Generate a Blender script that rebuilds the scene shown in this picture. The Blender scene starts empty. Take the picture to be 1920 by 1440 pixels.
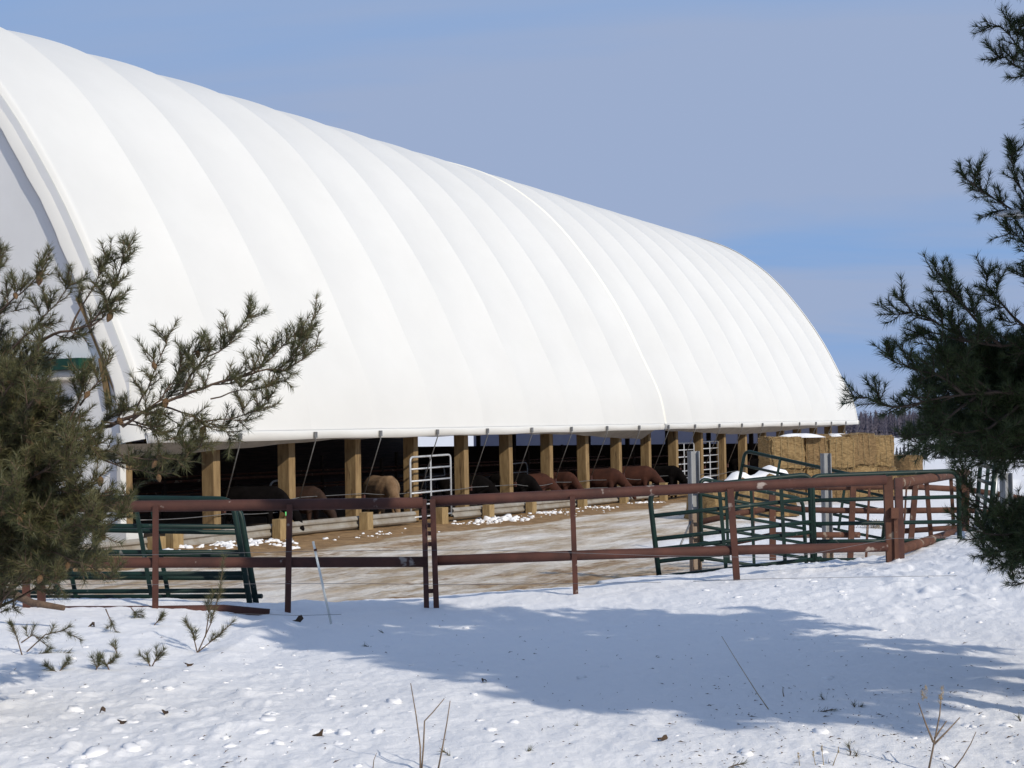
import bpy, bmesh, math, random
import numpy as np
from mathutils import Vector, Matrix

scene = bpy.context.scene
R_ = math.radians
rng = random.Random(7)
nrng = np.random.RandomState(11)

# ------------------------------------------------------------------ camera
FPX, HOR, ROLL, CAMZ = 2600.0, 799.0, R_(1.0), 2.6
PITCH = math.atan((HOR - 720) / FPX)
cp, sp, cr, sr = math.cos(PITCH), math.sin(PITCH), math.cos(ROLL), math.sin(ROLL)
Fw = Vector((0, cp, sp)); R0 = Vector((1, 0, 0)); U0 = Vector((0, -sp, cp))
Rt = R0 * cr - U0 * sr; Up = R0 * sr + U0 * cr
cam_d = bpy.data.cameras.new('camera'); cam = bpy.data.objects.new('camera', cam_d)
scene.collection.objects.link(cam); scene.camera = cam
m3 = Matrix((Rt, Up, -Fw)).transposed().to_4x4(); m3.translation = Vector((0, 0, CAMZ))
cam.matrix_world = m3
cam_d.sensor_width = 36; cam_d.lens = FPX / 1920 * 36; cam_d.clip_start = 0.1; cam_d.clip_end = 6000

# ------------------------------------------------------------------ light
SUN_EL = R_(31)
sh = Vector((0.66, -0.75)).normalized()
SUN = Vector((sh.x * math.cos(SUN_EL), sh.y * math.cos(SUN_EL), math.sin(SUN_EL)))
sd = bpy.data.lights.new('sun', 'SUN'); sd.energy = 2.95; sd.angle = R_(0.53); sd.color = (1.0, 0.925, 0.80)
so = bpy.data.objects.new('sun', sd); scene.collection.objects.link(so)
so.rotation_euler = SUN.to_track_quat('Z', 'Y').to_euler(); so.location = (20, -20, 30)

SKYLOC = (7.75, -1.66, 0)
w = bpy.data.worlds.new('World'); scene.world = w; w.use_nodes = True
nt = w.node_tree; nt.nodes.clear()
def wn(t, **k):
    n = nt.nodes.new(t)
    for a, b in k.items(): setattr(n, a, b)
    return n
wo = wn('ShaderNodeOutputWorld'); bg = wn('ShaderNodeBackground'); bg.inputs[1].default_value = 0.15
sky = wn('ShaderNodeTexSky', sky_type='NISHITA', sun_disc=False, sun_elevation=SUN_EL,
         sun_rotation=math.atan2(sh.x, sh.y), altitude=300, air_density=1.0, dust_density=0.6, ozone_density=2.2)
tc = wn('ShaderNodeTexCoord')
sep = wn('ShaderNodeSeparateXYZ'); nt.links.new(tc.outputs['Generated'], sep.inputs[0])
addz = wn('ShaderNodeMath', operation='ADD'); addz.inputs[1].default_value = 0.10
nt.links.new(sep.outputs[2], addz.inputs[0])
mx = wn('ShaderNodeMath', operation='MAXIMUM'); mx.inputs[1].default_value = 0.03; nt.links.new(addz.outputs[0], mx.inputs[0])
dx = wn('ShaderNodeMath', operation='DIVIDE'); dy = wn('ShaderNodeMath', operation='DIVIDE')
nt.links.new(sep.outputs[0], dx.inputs[0]); nt.links.new(mx.outputs[0], dx.inputs[1])
nt.links.new(sep.outputs[1], dy.inputs[0]); nt.links.new(mx.outputs[0], dy.inputs[1])
cmb = wn('ShaderNodeCombineXYZ'); nt.links.new(dx.outputs[0], cmb.inputs[0]); nt.links.new(dy.outputs[0], cmb.inputs[1])
mpn = wn('ShaderNodeMapping'); mpn.inputs['Scale'].default_value = (0.30, 0.62, 1); mpn.inputs['Location'].default_value = SKYLOC
mpn.inputs['Rotation'].default_value = (0, 0, R_(-10))
nt.links.new(cmb.outputs[0], mpn.inputs[0])
noi = wn('ShaderNodeTexNoise'); noi.inputs['Scale'].default_value = 1.0; noi.inputs['Detail'].default_value = 5
noi.inputs['Roughness'].default_value = 0.5; noi.inputs['Distortion'].default_value = 0.6
nt.links.new(mpn.outputs[0], noi.inputs['Vector'])
rmp = wn('ShaderNodeMapRange'); rmp.inputs[1].default_value = 0.38; rmp.inputs[2].default_value = 0.61
rmp.inputs[3].default_value = 0.25; rmp.inputs[4].default_value = 0.92
nt.links.new(noi.outputs[0], rmp.inputs[0])
mixc = wn('ShaderNodeMix', data_type='RGBA')
mixc.inputs[7].default_value = (1.90, 2.33, 3.33, 1)   # thin lilac-grey cirrus
hz = wn('ShaderNodeMapRange'); hz.inputs[1].default_value = 0.09; hz.inputs[2].default_value = 0.02; hz.inputs[3].default_value = 0.0; hz.inputs[4].default_value = 0.9
nt.links.new(sep.outputs[2], hz.inputs[0])
mxf = wn('ShaderNodeMath', operation='MAXIMUM'); nt.links.new(rmp.outputs[0], mxf.inputs[0]); nt.links.new(hz.outputs[0], mxf.inputs[1])
drk = wn('ShaderNodeMix', data_type='RGBA', blend_type='DARKEN'); drk.inputs[0].default_value = 1.0
drk.inputs[7].default_value = (0.95, 2.05, 4.0, 1)
nt.links.new(sky.outputs[0], drk.inputs[6])
nt.links.new(mxf.outputs[0], mixc.inputs[0]); nt.links.new(drk.outputs[2], mixc.inputs[6])
nt.links.new(mixc.outputs[2], bg.inputs[0]); nt.links.new(bg.outputs[0], wo.inputs[0])

vs = scene.view_settings
vs.view_transform = 'Standard'; vs.look = 'None'; vs.exposure = 0.27; vs.gamma = 1.0; vs.use_curve_mapping = False
scene.render.engine = 'CYCLES'

# ------------------------------------------------------------------ pixel helpers (true depth in metres)
def ray(px, py):
    x, y = px - 960.0, py - 720.0
    xr = cr * x - sr * y; yr = sr * x + cr * y
    v = Vector((xr / FPX, 1.0, -yr / FPX))
    return Vector((v.x, cp * v.y - sp * v.z, sp * v.y + cp * v.z))
def at(px, py, dep):
    r = ray(px, py); r = r * (dep / r.y)
    return Vector((r.x, r.y, r.z + CAMZ))
def atz(px, py, z):
    r = ray(px, py); t = (z - CAMZ) / r.z
    return Vector((r.x * t, r.y * t, z))

# ------------------------------------------------------------------ object helpers
C = scene.collection
def tag(o, label=None, cat=None, group=None, kind=None):
    if label: o['label'] = label
    if cat: o['category'] = cat
    if group: o['group'] = group
    if kind: o['kind'] = kind
    return o
def empty(name, loc=(0, 0, 0), rz=0.0):
    o = bpy.data.objects.new(name, None); C.objects.link(o)
    o.location = loc; o.rotation_euler = (0, 0, rz); o.empty_display_size = 0.2
    return o
class MB:
    def __init__(s): s.v = []; s.f = []; s.sm = []
    def add(s, vs_, fs, smooth=False):
        b = len(s.v); s.v.extend([tuple(p) for p in vs_])
        for f in fs: s.f.append(tuple(i + b for i in f)); s.sm.append(smooth)
    def box(s, lo, hi, M=None):
        x0, y0, z0 = lo; x1, y1, z1 = hi
        p = [(x0,y0,z0),(x1,y0,z0),(x1,y1,z0),(x0,y1,z0),(x0,y0,z1),(x1,y0,z1),(x1,y1,z1),(x0,y1,z1)]
        if M is not None: p = [M @ Vector(q) for q in p]
        s.add(p, [(0,3,2,1),(4,5,6,7),(0,1,5,4),(1,2,6,5),(2,3,7,6),(3,0,4,7)])
        return s
    def bar(s, a, b, wx, wy, up=(0, 0, 1)):
        a = Vector(a); b = Vector(b); d = (b - a); L = d.length; d.normalize()
        u = Vector(up); x = d.cross(u)
        if x.length < 1e-4: x = d.cross(Vector((1, 0, 0)))
        x.normalize(); y = x.cross(d).normalized()
        p = []
        for t in (a, b):
            for sx, sy in ((-1,-1),(1,-1),(1,1),(-1,1)):
                p.append(t + x * (sx * wx / 2) + y * (sy * wy / 2))
        s.add(p, [(0,1,2,3),(7,6,5,4),(0,4,5,1),(1,5,6,2),(2,6,7,3),(3,7,4,0)])
        return s
    def tube(s, pts, r, n=8, cap=True):
        pts = [Vector(p) for p in pts]; N = len(pts)
        rs = r if isinstance(r, (list, tuple)) else [r] * N
        prev = None; V = []
        for i, p in enumerate(pts):
            t = (pts[min(i + 1, N - 1)] - pts[max(i - 1, 0)])
            if t.length < 1e-9: t = Vector((0, 0, 1))
            t.normalize()
            if prev is None:
                x = t.cross(Vector((0, 0, 1)))
                if x.length < 0.05: x = t.cross(Vector((1, 0, 0)))
            else: x = prev - t * prev.dot(t)
            x.normalize(); prev = x; y = t.cross(x)
            for k in range(n):
                a = 2 * math.pi * k / n
                V.append(p + x * (math.cos(a) * rs[i]) + y * (math.sin(a) * rs[i]))
        Fs = []
        for i in range(N - 1):
            for k in range(n):
                Fs.append((i*n+k, i*n+(k+1)%n, (i+1)*n+(k+1)%n, (i+1)*n+k))
        s.add(V, Fs, True)
        if cap:
            b = len(s.v) - len(V)
            s.f.append(tuple(b + k for k in reversed(range(n)))); s.sm.append(False)
            s.f.append(tuple(b + (N-1)*n + k for k in range(n))); s.sm.append(False)
        return s
    def mesh(s, name, mat):
        me = bpy.data.meshes.new(name); me.from_pydata(s.v, [], s.f); me.update()
        me.polygons.foreach_set('use_smooth', s.sm)
        if mat: me.materials.append(mat)
        return me
    def build(s, name, mat, parent=None):
        o = bpy.data.objects.new(name, s.mesh(name, mat)); C.objects.link(o)
        if parent: o.parent = parent
        return o
def link_mesh(name, me, parent=None, loc=None, rot=None, sc=None):
    o = bpy.data.objects.new(name, me); C.objects.link(o)
    if parent: o.parent = parent
    if loc is not None: o.location = loc
    if rot is not None: o.rotation_euler = rot
    if sc is not None: o.scale = sc
    return o
def np_mesh(name, V, F, mat, smooth=True):
    V = np.asarray(V, dtype=np.float32); F = np.asarray(F, dtype=np.int32); k = F.shape[1]
    me = bpy.data.meshes.new(name)
    me.vertices.add(len(V)); me.vertices.foreach_set('co', V.ravel())
    me.loops.add(F.size); me.loops.foreach_set('vertex_index', F.ravel())
    me.polygons.add(len(F)); me.polygons.foreach_set('loop_start', np.arange(0, F.size, k, dtype=np.int32))
    me.polygons.foreach_set('loop_total', np.full(len(F), k, dtype=np.int32))
    me.polygons.foreach_set('use_smooth', np.full(len(F), smooth))
    me.update(calc_edges=True)
    if mat: me.materials.append(mat)
    return me

# ------------------------------------------------------------------ numpy noise
_tab = nrng.rand(256, 256)
def vnoise(x, y):
    xi = np.floor(x).astype(int); yi = np.floor(y).astype(int); fx = x - xi; fy = y - yi
    fx = fx*fx*(3-2*fx); fy = fy*fy*(3-2*fy)
    a = _tab[xi & 255, yi & 255]; b = _tab[(xi+1) & 255, yi & 255]
    c = _tab[xi & 255, (yi+1) & 255]; d = _tab[(xi+1) & 255, (yi+1) & 255]
    return (a*(1-fx)+b*fx)*(1-fy) + (c*(1-fx)+d*fx)*fy - 0.5
def fbm(x, y, oc=4, g=0.5):
    s = 0; a = 1.0
    for i in range(oc):
        s = s + a * vnoise(x * 2**i + 17.3*i, y * 2**i + 5.1*i); a *= g
    return s
def sstep(a, b, x):
    t = np.clip((x - a) / (b - a), 0, 1); return t*t*(3-2*t)

# ------------------------------------------------------------------ materials
def mat(name, col, rough=0.7, metal=0.0, var=0.15, scale=6.0, bump=0.0, bscale=40.0, stretch=None, col2=None, coord='Object', spec=0.3, detail=5, scuff=None):
    m = bpy.data.materials.new(name); m.use_nodes = True; t = m.node_tree; b = t.nodes['Principled BSDF']
    b.inputs['Roughness'].default_value = rough; b.inputs['Metallic'].default_value = metal
    b.inputs['Specular IOR Level'].default_value = spec
    c = t.nodes.new('ShaderNodeTexCoord'); mp = t.nodes.new('ShaderNodeMapping')
    if stretch: mp.inputs['Scale'].default_value = stretch
    oi = t.nodes.new('ShaderNodeObjectInfo'); ml = t.nodes.new('ShaderNodeMath'); ml.operation = 'MULTIPLY'; ml.inputs[1].default_value = 43.0
    va = t.nodes.new('ShaderNodeVectorMath'); va.operation = 'ADD'
    t.links.new(oi.outputs['Random'], ml.inputs[0]); t.links.new(c.outputs[coord], va.inputs[0]); t.links.new(ml.outputs[0], va.inputs[1]); t.links.new(va.outputs[0], mp.inputs[0])
    n = t.nodes.new('ShaderNodeTexNoise'); n.inputs['Scale'].default_value = scale; n.inputs['Detail'].default_value = detail
    n.inputs['Roughness'].default_value = 0.62
    t.links.new(mp.outputs[0], n.inputs['Vector'])
    mr = t.nodes.new('ShaderNodeMapRange'); mr.inputs[1].default_value = 0.3; mr.inputs[2].default_value = 0.7
    t.links.new(n.outputs[0], mr.inputs[0])
    mixn = t.nodes.new('ShaderNodeMix'); mixn.data_type = 'RGBA'
    c2 = col2 if col2 else tuple(x * (1 - 2*var) for x in col)
    c1 = col if col2 else tuple(min(1, x * (1 + var)) for x in col)
    mixn.inputs[6].default_value = (*c1, 1); mixn.inputs[7].default_value = (*c2, 1)
    t.links.new(mr.outputs[0], mixn.inputs[0]); t.links.new(mixn.outputs[2], b.inputs['Base Color'])
    if scuff:
        ns = t.nodes.new('ShaderNodeTexNoise'); ns.inputs['Scale'].default_value = scuff[0]; ns.inputs['Detail'].default_value = 3
        t.links.new(mp.outputs[0], ns.inputs['Vector'])
        rs = t.nodes.new('ShaderNodeMapRange'); rs.inputs[1].default_value = scuff[1]; rs.inputs[2].default_value = scuff[1] + 0.06
        t.links.new(ns.outputs[0], rs.inputs[0]); m2 = t.nodes.new('ShaderNodeMix'); m2.data_type = 'RGBA'; m2.inputs[7].default_value = (*scuff[2], 1)
        t.links.new(rs.outputs[0], m2.inputs[0]); t.links.new(mixn.outputs[2], m2.inputs[6]); t.links.new(m2.outputs[2], b.inputs['Base Color'])
    if bump:
        n2 = t.nodes.new('ShaderNodeTexNoise'); n2.inputs['Scale'].default_value = bscale; n2.inputs['Detail'].default_value = 4
        t.links.new(mp.outputs[0], n2.inputs['Vector'])
        bp = t.nodes.new('ShaderNodeBump'); bp.inputs['Strength'].default_value = bump; bp.inputs['Distance'].default_value = 0.02
        t.links.new(n2.outputs[0], bp.inputs['Height']); t.links.new(bp.outputs[0], b.inputs['Normal'])
    return m
M = {}
M['fabric'] = mat('white_fabric', (0.70, 0.695, 0.668), 0.5, var=0.02, scale=0.35, spec=0.25, bump=0.12, bscale=1.6)
M['fabric_cream'] = mat('cream_seam_fabric', (0.80, 0.78, 0.70), 0.5, var=0.03, scale=2)
M['fabric_gable'] = mat('gable_fabric', (0.86, 0.865, 0.85), 0.5, var=0.03, scale=0.5, bump=0.15, bscale=1.2)
M['curtain'] = mat('grey_curtain', (0.44, 0.43, 0.40), 0.7, var=0.10, scale=2.5, bump=0.3, bscale=4)
M['timber'] = mat('yellow_timber', (0.31, 0.215, 0.105), 0.8, col2=(0.16, 0.10, 0.046), scale=2.2, stretch=(5, 5, 0.7), bump=0.3, bscale=10, scuff=(1.6, 0.64, (0.10, 0.06, 0.03)))
M['timber2'] = mat('treated_timber', (0.38, 0.27, 0.13), 0.8, col2=(0.22, 0.15, 0.07), scale=4.0, stretch=(5, 5, 1), bump=0.2, bscale=12)
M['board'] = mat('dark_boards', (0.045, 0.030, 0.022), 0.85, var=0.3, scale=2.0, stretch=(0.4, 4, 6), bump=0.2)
M['farcurtain'] = mat('lilac_curtain', (0.34, 0.33, 0.38), 0.8, var=0.12, scale=1.0)
_t = M['farcurtain'].node_tree; _p = _t.nodes['Principled BSDF']; _tr = _t.nodes.new('ShaderNodeBsdfTranslucent'); _tr.inputs[0].default_value = (0.30, 0.29, 0.36, 1)
_ms = _t.nodes.new('ShaderNodeMixShader'); _ms.inputs[0].default_value = 0.5
_t.links.new(_p.outputs[0], _ms.inputs[1]); _t.links.new(_tr.outputs[0], _ms.inputs[2]); _t.links.new(_ms.outputs[0], _t.nodes['Material Output'].inputs[0])
_t = M['fabric'].node_tree; _p = _t.nodes['Principled BSDF']; _tr = _t.nodes.new('ShaderNodeBsdfTranslucent'); _tr.inputs[0].default_value = (0.7, 0.68, 0.62, 1)
_ms = _t.nodes.new('ShaderNodeMixShader'); _ms.inputs[0].default_value = 0.04
_t.links.new(_p.outputs[0], _ms.inputs[1]); _t.links.new(_tr.outputs[0], _ms.inputs[2]); _t.links.new(_ms.outputs[0], _t.nodes['Material Output'].inputs[0])
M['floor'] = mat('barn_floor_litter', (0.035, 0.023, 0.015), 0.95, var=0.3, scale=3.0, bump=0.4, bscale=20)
M['galv'] = mat('galvanised_steel', (0.42, 0.43, 0.44), 0.5, 0.6, var=0.12, scale=6)
M['gate'] = mat('silver_gate_paint', (0.55, 0.57, 0.60), 0.45, 0.3, var=0.1, scale=8)
M['rod'] = mat('dull_rod_steel', (0.22, 0.22, 0.22), 0.5, 0.5, var=0.2, scale=8)
M['guard'] = mat('weathered_guardrail', (0.40, 0.38, 0.34), 0.6, 0.25, col2=(0.26, 0.22, 0.17), scale=2.5, bump=0.1)
M['red'] = mat('red_primer_pipe', (0.095, 0.036, 0.025), 0.75, 0.0, col2=(0.050, 0.021, 0.016), scale=3, bump=0.15, bscale=50, scuff=(5.5, 0.66, (0.30, 0.25, 0.22)))
M['rust'] = mat('rusty_pipe', (0.125, 0.055, 0.034), 0.85, 0.0, col2=(0.066, 0.030, 0.021), scale=4, bump=0.15, bscale=50, scuff=(6, 0.63, (0.22, 0.17, 0.13)))
M['redchannel'] = mat('brown_channel_steel', (0.105, 0.045, 0.035), 0.6, 0.2, col2=(0.06, 0.028, 0.024), scale=7, bump=0.1)
M['green'] = mat('green_gate_paint', (0.006, 0.026, 0.019), 0.5, 0.0, col2=(0.005, 0.016, 0.013), scale=5, spec=0.3, scuff=(9, 0.68, (0.16, 0.16, 0.14)))
M['greenhood'] = mat('green_hood', (0.008, 0.055, 0.036), 0.45, var=0.15, scale=3)
M['steelpost'] = mat('grey_steel_post', (0.36, 0.37, 0.38), 0.6, 0.35, col2=(0.20, 0.20, 0.20), scale=3, stretch=(1, 1, 0.5))
M['rustpost'] = mat('rust_stained_post', (0.30, 0.24, 0.19), 0.8, 0.1, col2=(0.17, 0.11, 0.075), scale=4, stretch=(2, 2, 0.7))
M['hay'] = mat('straw_bale', (0.33, 0.225, 0.105), 0.95, col2=(0.13, 0.08, 0.033), scale=7, stretch=(1, 1, 3), bump=0.8, bscale=26)
M['hay_dark'] = mat('weathered_bale', (0.26, 0.17, 0.08), 0.95, col2=(0.10, 0.06, 0.027), scale=7, stretch=(1, 1, 3), bump=0.8, bscale=26)
M['snowcap'] = mat('snow_cap', (0.83, 0.825, 0.83), 0.7, var=0.02, scale=8, bump=0.3, bscale=18)
M['bark'] = mat('pine_bark', (0.16, 0.105, 0.070), 0.9, col2=(0.075, 0.052, 0.038), scale=20, bump=0.5, bscale=60)
M['bark_dark'] = mat('dark_pine_bark', (0.075, 0.055, 0.042), 0.95, col2=(0.04, 0.03, 0.025), scale=20, bump=0.5, bscale=60)
M['cone'] = mat('pine_cone', (0.20, 0.12, 0.06), 0.85, col2=(0.10, 0.058, 0.03), scale=60, bump=0.6, bscale=150)
M['stalk'] = mat('dry_stalk', (0.20, 0.145, 0.10), 0.85, var=0.2, scale=30)
M['straw'] = mat('dead_grass', (0.33, 0.25, 0.13), 0.9, var=0.25, scale=30)
M['wire'] = mat('fence_wire', (0.16, 0.16, 0.17), 0.6, 0.3, var=0.1)
M['fibre'] = mat('white_fibreglass_post', (0.66, 0.68, 0.64), 0.5, var=0.08, scale=10)
M['litter'] = mat('twig_litter', (0.085, 0.055, 0.035), 0.9, var=0.4, scale=4)
M['hide_tan'] = mat('tan_hide', (0.25, 0.165, 0.095), 0.95, col2=(0.12, 0.068, 0.036), scale=4, bump=0.6, bscale=30)
M['hide_red'] = mat('red_brown_hide', (0.062, 0.020, 0.011), 0.9, col2=(0.034, 0.011, 0.007), scale=3, bump=0.4, bscale=40)
M['hide_black'] = mat('black_hide', (0.006, 0.005, 0.005), 0.95, spec=0.05, var=0.3, scale=3, bump=0.4, bscale=40)
M['hide_brown'] = mat('dark_brown_hide', (0.035, 0.016, 0.009), 0.8, var=0.3, scale=3, bump=0.4, bscale=40)
M['tag'] = mat('green_ear_tag', (0.18, 0.72, 0.22), 0.5, var=0.05)
M['tagpink'] = mat('pink_ear_tag', (0.75, 0.10, 0.30), 0.5, var=0.05)
M['forest'] = mat('far_bare_wood', (0.105, 0.095, 0.115), 1.0, col2=(0.065, 0.062, 0.085), scale=0.05, spec=0)
M['spruce'] = mat('far_spruce', (0.035, 0.045, 0.045), 1.0, col2=(0.075, 0.070, 0.080), scale=0.10, spec=0)

def needle_mat(name, a, b):
    m = bpy.data.materials.new(name); m.use_nodes = True; t = m.node_tree; p = t.nodes['Principled BSDF']
    p.inputs['Roughness'].default_value = 0.5; p.inputs['Specular IOR Level'].default_value = 0.35
    at_ = t.nodes.new('ShaderNodeAttribute'); at_.attribute_name = 'tone'
    mx_ = t.nodes.new('ShaderNodeMix'); mx_.data_type = 'RGBA'
    mx_.inputs[6].default_value = (*a, 1); mx_.inputs[7].default_value = (*b, 1)
    t.links.new(at_.outputs['Fac'], mx_.inputs[0]); t.links.new(mx_.outputs[2], p.inputs['Base Color'])
    tr = t.nodes.new('ShaderNodeBsdfTranslucent'); t.links.new(mx_.outputs[2], tr.inputs[0])
    ms = t.nodes.new('ShaderNodeMixShader'); ms.inputs[0].default_value = 0.2
    t.links.new(p.outputs[0], ms.inputs[1]); t.links.new(tr.outputs[0], ms.inputs[2])
    t.links.new(ms.outputs[0], t.nodes['Material Output'].inputs[0])
    return m
M['needle'] = needle_mat('pine_needles_olive', (0.060, 0.070, 0.028), (0.145, 0.130, 0.058))
M['needle_dark'] = needle_mat('pine_needles_green', (0.024, 0.042, 0.016), (0.062, 0.085, 0.030))

def ground_mat():
    m = bpy.data.materials.new('ground_snow_and_dirt'); m.use_nodes = True; t = m.node_tree; p = t.nodes['Principled BSDF']
    N = t.nodes.new; L = t.links.new
    tcn = N('ShaderNodeTexCoord')
    a = N('ShaderNodeAttribute'); a.attribute_name = 'dirt'
    mp0 = N('ShaderNodeMapping'); mp0.inputs['Rotation'].default_value = (0, 0, -R_(61.25)); L(tcn.outputs['Object'], mp0.inputs[0])   # turn the barn direction onto x
    mp = N('ShaderNodeMapping'); mp.inputs['Scale'].default_value = (0.13, 0.95, 1)
    L(mp0.outputs[0], mp.inputs[0])
    n1 = N('ShaderNodeTexNoise'); n1.inputs['Scale'].default_value = 1.0; n1.inputs['Detail'].default_value = 9; n1.inputs['Roughness'].default_value = 0.68
    L(mp.outputs[0], n1.inputs['Vector'])
    n2 = N('ShaderNodeTexNoise'); n2.inputs['Scale'].default_value = 3.0; n2.inputs['Detail'].default_value = 8; n2.inputs['Roughness'].default_value = 0.7
    L(tcn.outputs['Object'], n2.inputs['Vector'])
    # dirt amount = smoothstep around (1 - dirt)
    s1 = N('ShaderNodeMath'); s1.operation = 'MULTIPLY_ADD'; s1.inputs[1].default_value = 0.65
    L(n1.outputs[0], s1.inputs[0])
    s2 = N('ShaderNodeMath'); s2.operation = 'MULTIPLY'; s2.inputs[1].default_value = 0.35; L(n2.outputs[0], s2.inputs[0]); L(s2.outputs[0], s1.inputs[2])
    s3 = N('ShaderNodeMath'); s3.operation = 'ADD'; L(s1.outputs[0], s3.inputs[0]); L(a.outputs['Fac'], s3.inputs[1])
    mr = N('ShaderNodeMapRange'); mr.interpolation_type = 'SMOOTHSTEP'; mr.inputs[1].default_value = 0.90; mr.inputs[2].default_value = 1.06
    L(s3.outputs[0], mr.inputs[0])
    # colours
    n4 = N('ShaderNodeTexNoise'); n4.inputs['Scale'].default_value = 0.8; n4.inputs['Detail'].default_value = 10; n4.inputs['Roughness'].default_value = 0.75
    mp4 = N('ShaderNodeMapping'); mp4.inputs['Scale'].default_value = (0.32, 1.7, 1); L(mp0.outputs[0], mp4.inputs[0]); L(mp4.outputs[0], n4.inputs['Vector'])
    ds = N('ShaderNodeMix'); ds.data_type = 'RGBA'   # dirt colours
    ds.inputs[6].default_value = (0.40, 0.25, 0.12, 1); ds.inputs[7].default_value = (0.20, 0.12, 0.055, 1)
    mr2 = N('ShaderNodeMapRange'); mr2.inputs[1].default_value = 0.35; mr2.inputs[2].default_value = 0.66
    L(n2.outputs[0], mr2.inputs[0]); L(mr2.outputs[0], ds.inputs[0])
    tn = N('ShaderNodeMix'); tn.data_type = 'RGBA'   # trodden snow: dirty white to tan
    tn.inputs[6].default_value = (0.76, 0.71, 0.63, 1); tn.inputs[7].default_value = (0.40, 0.30, 0.19, 1)
    mr4 = N('ShaderNodeMapRange'); mr4.inputs[1].default_value = 0.40; mr4.inputs[2].default_value = 0.58; L(n4.outputs[0], mr4.inputs[0]); L(mr4.outputs[0], tn.inputs[0])
    ic = N('ShaderNodeMix'); ic.data_type = 'RGBA'   # clean snow -> trodden snow
    ic.inputs[6].default_value = (0.84, 0.835, 0.84, 1); L(tn.outputs[2], ic.inputs[7])
    mr3 = N('ShaderNodeMapRange'); mr3.inputs[1].default_value = 0.12; mr3.inputs[2].default_value = 0.38; L(a.outputs['Fac'], mr3.inputs[0])
    L(mr3.outputs[0], ic.inputs[0])
    fin = N('ShaderNodeMix'); fin.data_type = 'RGBA'
    L(mr.outputs[0], fin.inputs[0]); L(ic.outputs[2], fin.inputs[6]); L(ds.outputs[2], fin.inputs[7])
    L(fin.outputs[2], p.inputs['Base Color'])
    p.inputs['Roughness'].default_value = 0.75; p.inputs['Specular IOR Level'].default_value = 0.25
    n3 = N('ShaderNodeTexNoise'); n3.inputs['Scale'].default_value = 20; n3.inputs['Detail'].default_value = 8; n3.inputs['Roughness'].default_value = 0.7
    L(tcn.outputs['Object'], n3.inputs['Vector'])
    bp = N('ShaderNodeBump'); bp.inputs['Strength'].default_value = 0.45; bp.inputs['Distance'].default_value = 0.035
    L(n3.outputs[0], bp.inputs['Height'])
    # churned relief where trodden
    hm_ = N('ShaderNodeMath'); hm_.operation = 'MULTIPLY'; L(n4.outputs[0], hm_.inputs[0]); L(mr3.outputs[0], hm_.inputs[1])
    bp2 = N('ShaderNodeBump'); bp2.inputs['Strength'].default_value = 0.6; bp2.inputs['Distance'].default_value = 0.35
    L(hm_.outputs[0], bp2.inputs['Height']); L(bp.outputs[0], bp2.inputs['Normal'])
    L(bp2.outputs[0], p.inputs['Normal'])
    return m
M['ground'] = ground_mat()

# ------------------------------------------------------------------ barn frame constants
BD = Vector((0.48093, 0.87676, 0)); BI = Vector((-0.87676, 0.48093, 0))   # along, inward
BP0 = Vector((-9.0856, 32.7404, 0.0)); SP = 3.0915; NB = 20; HW = 16.0
BANG = math.atan2(BD.y, BD.x)
def B(u, v, z): return BP0 + BD * (u * SP) + BI * v + Vector((0, 0, z))

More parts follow.
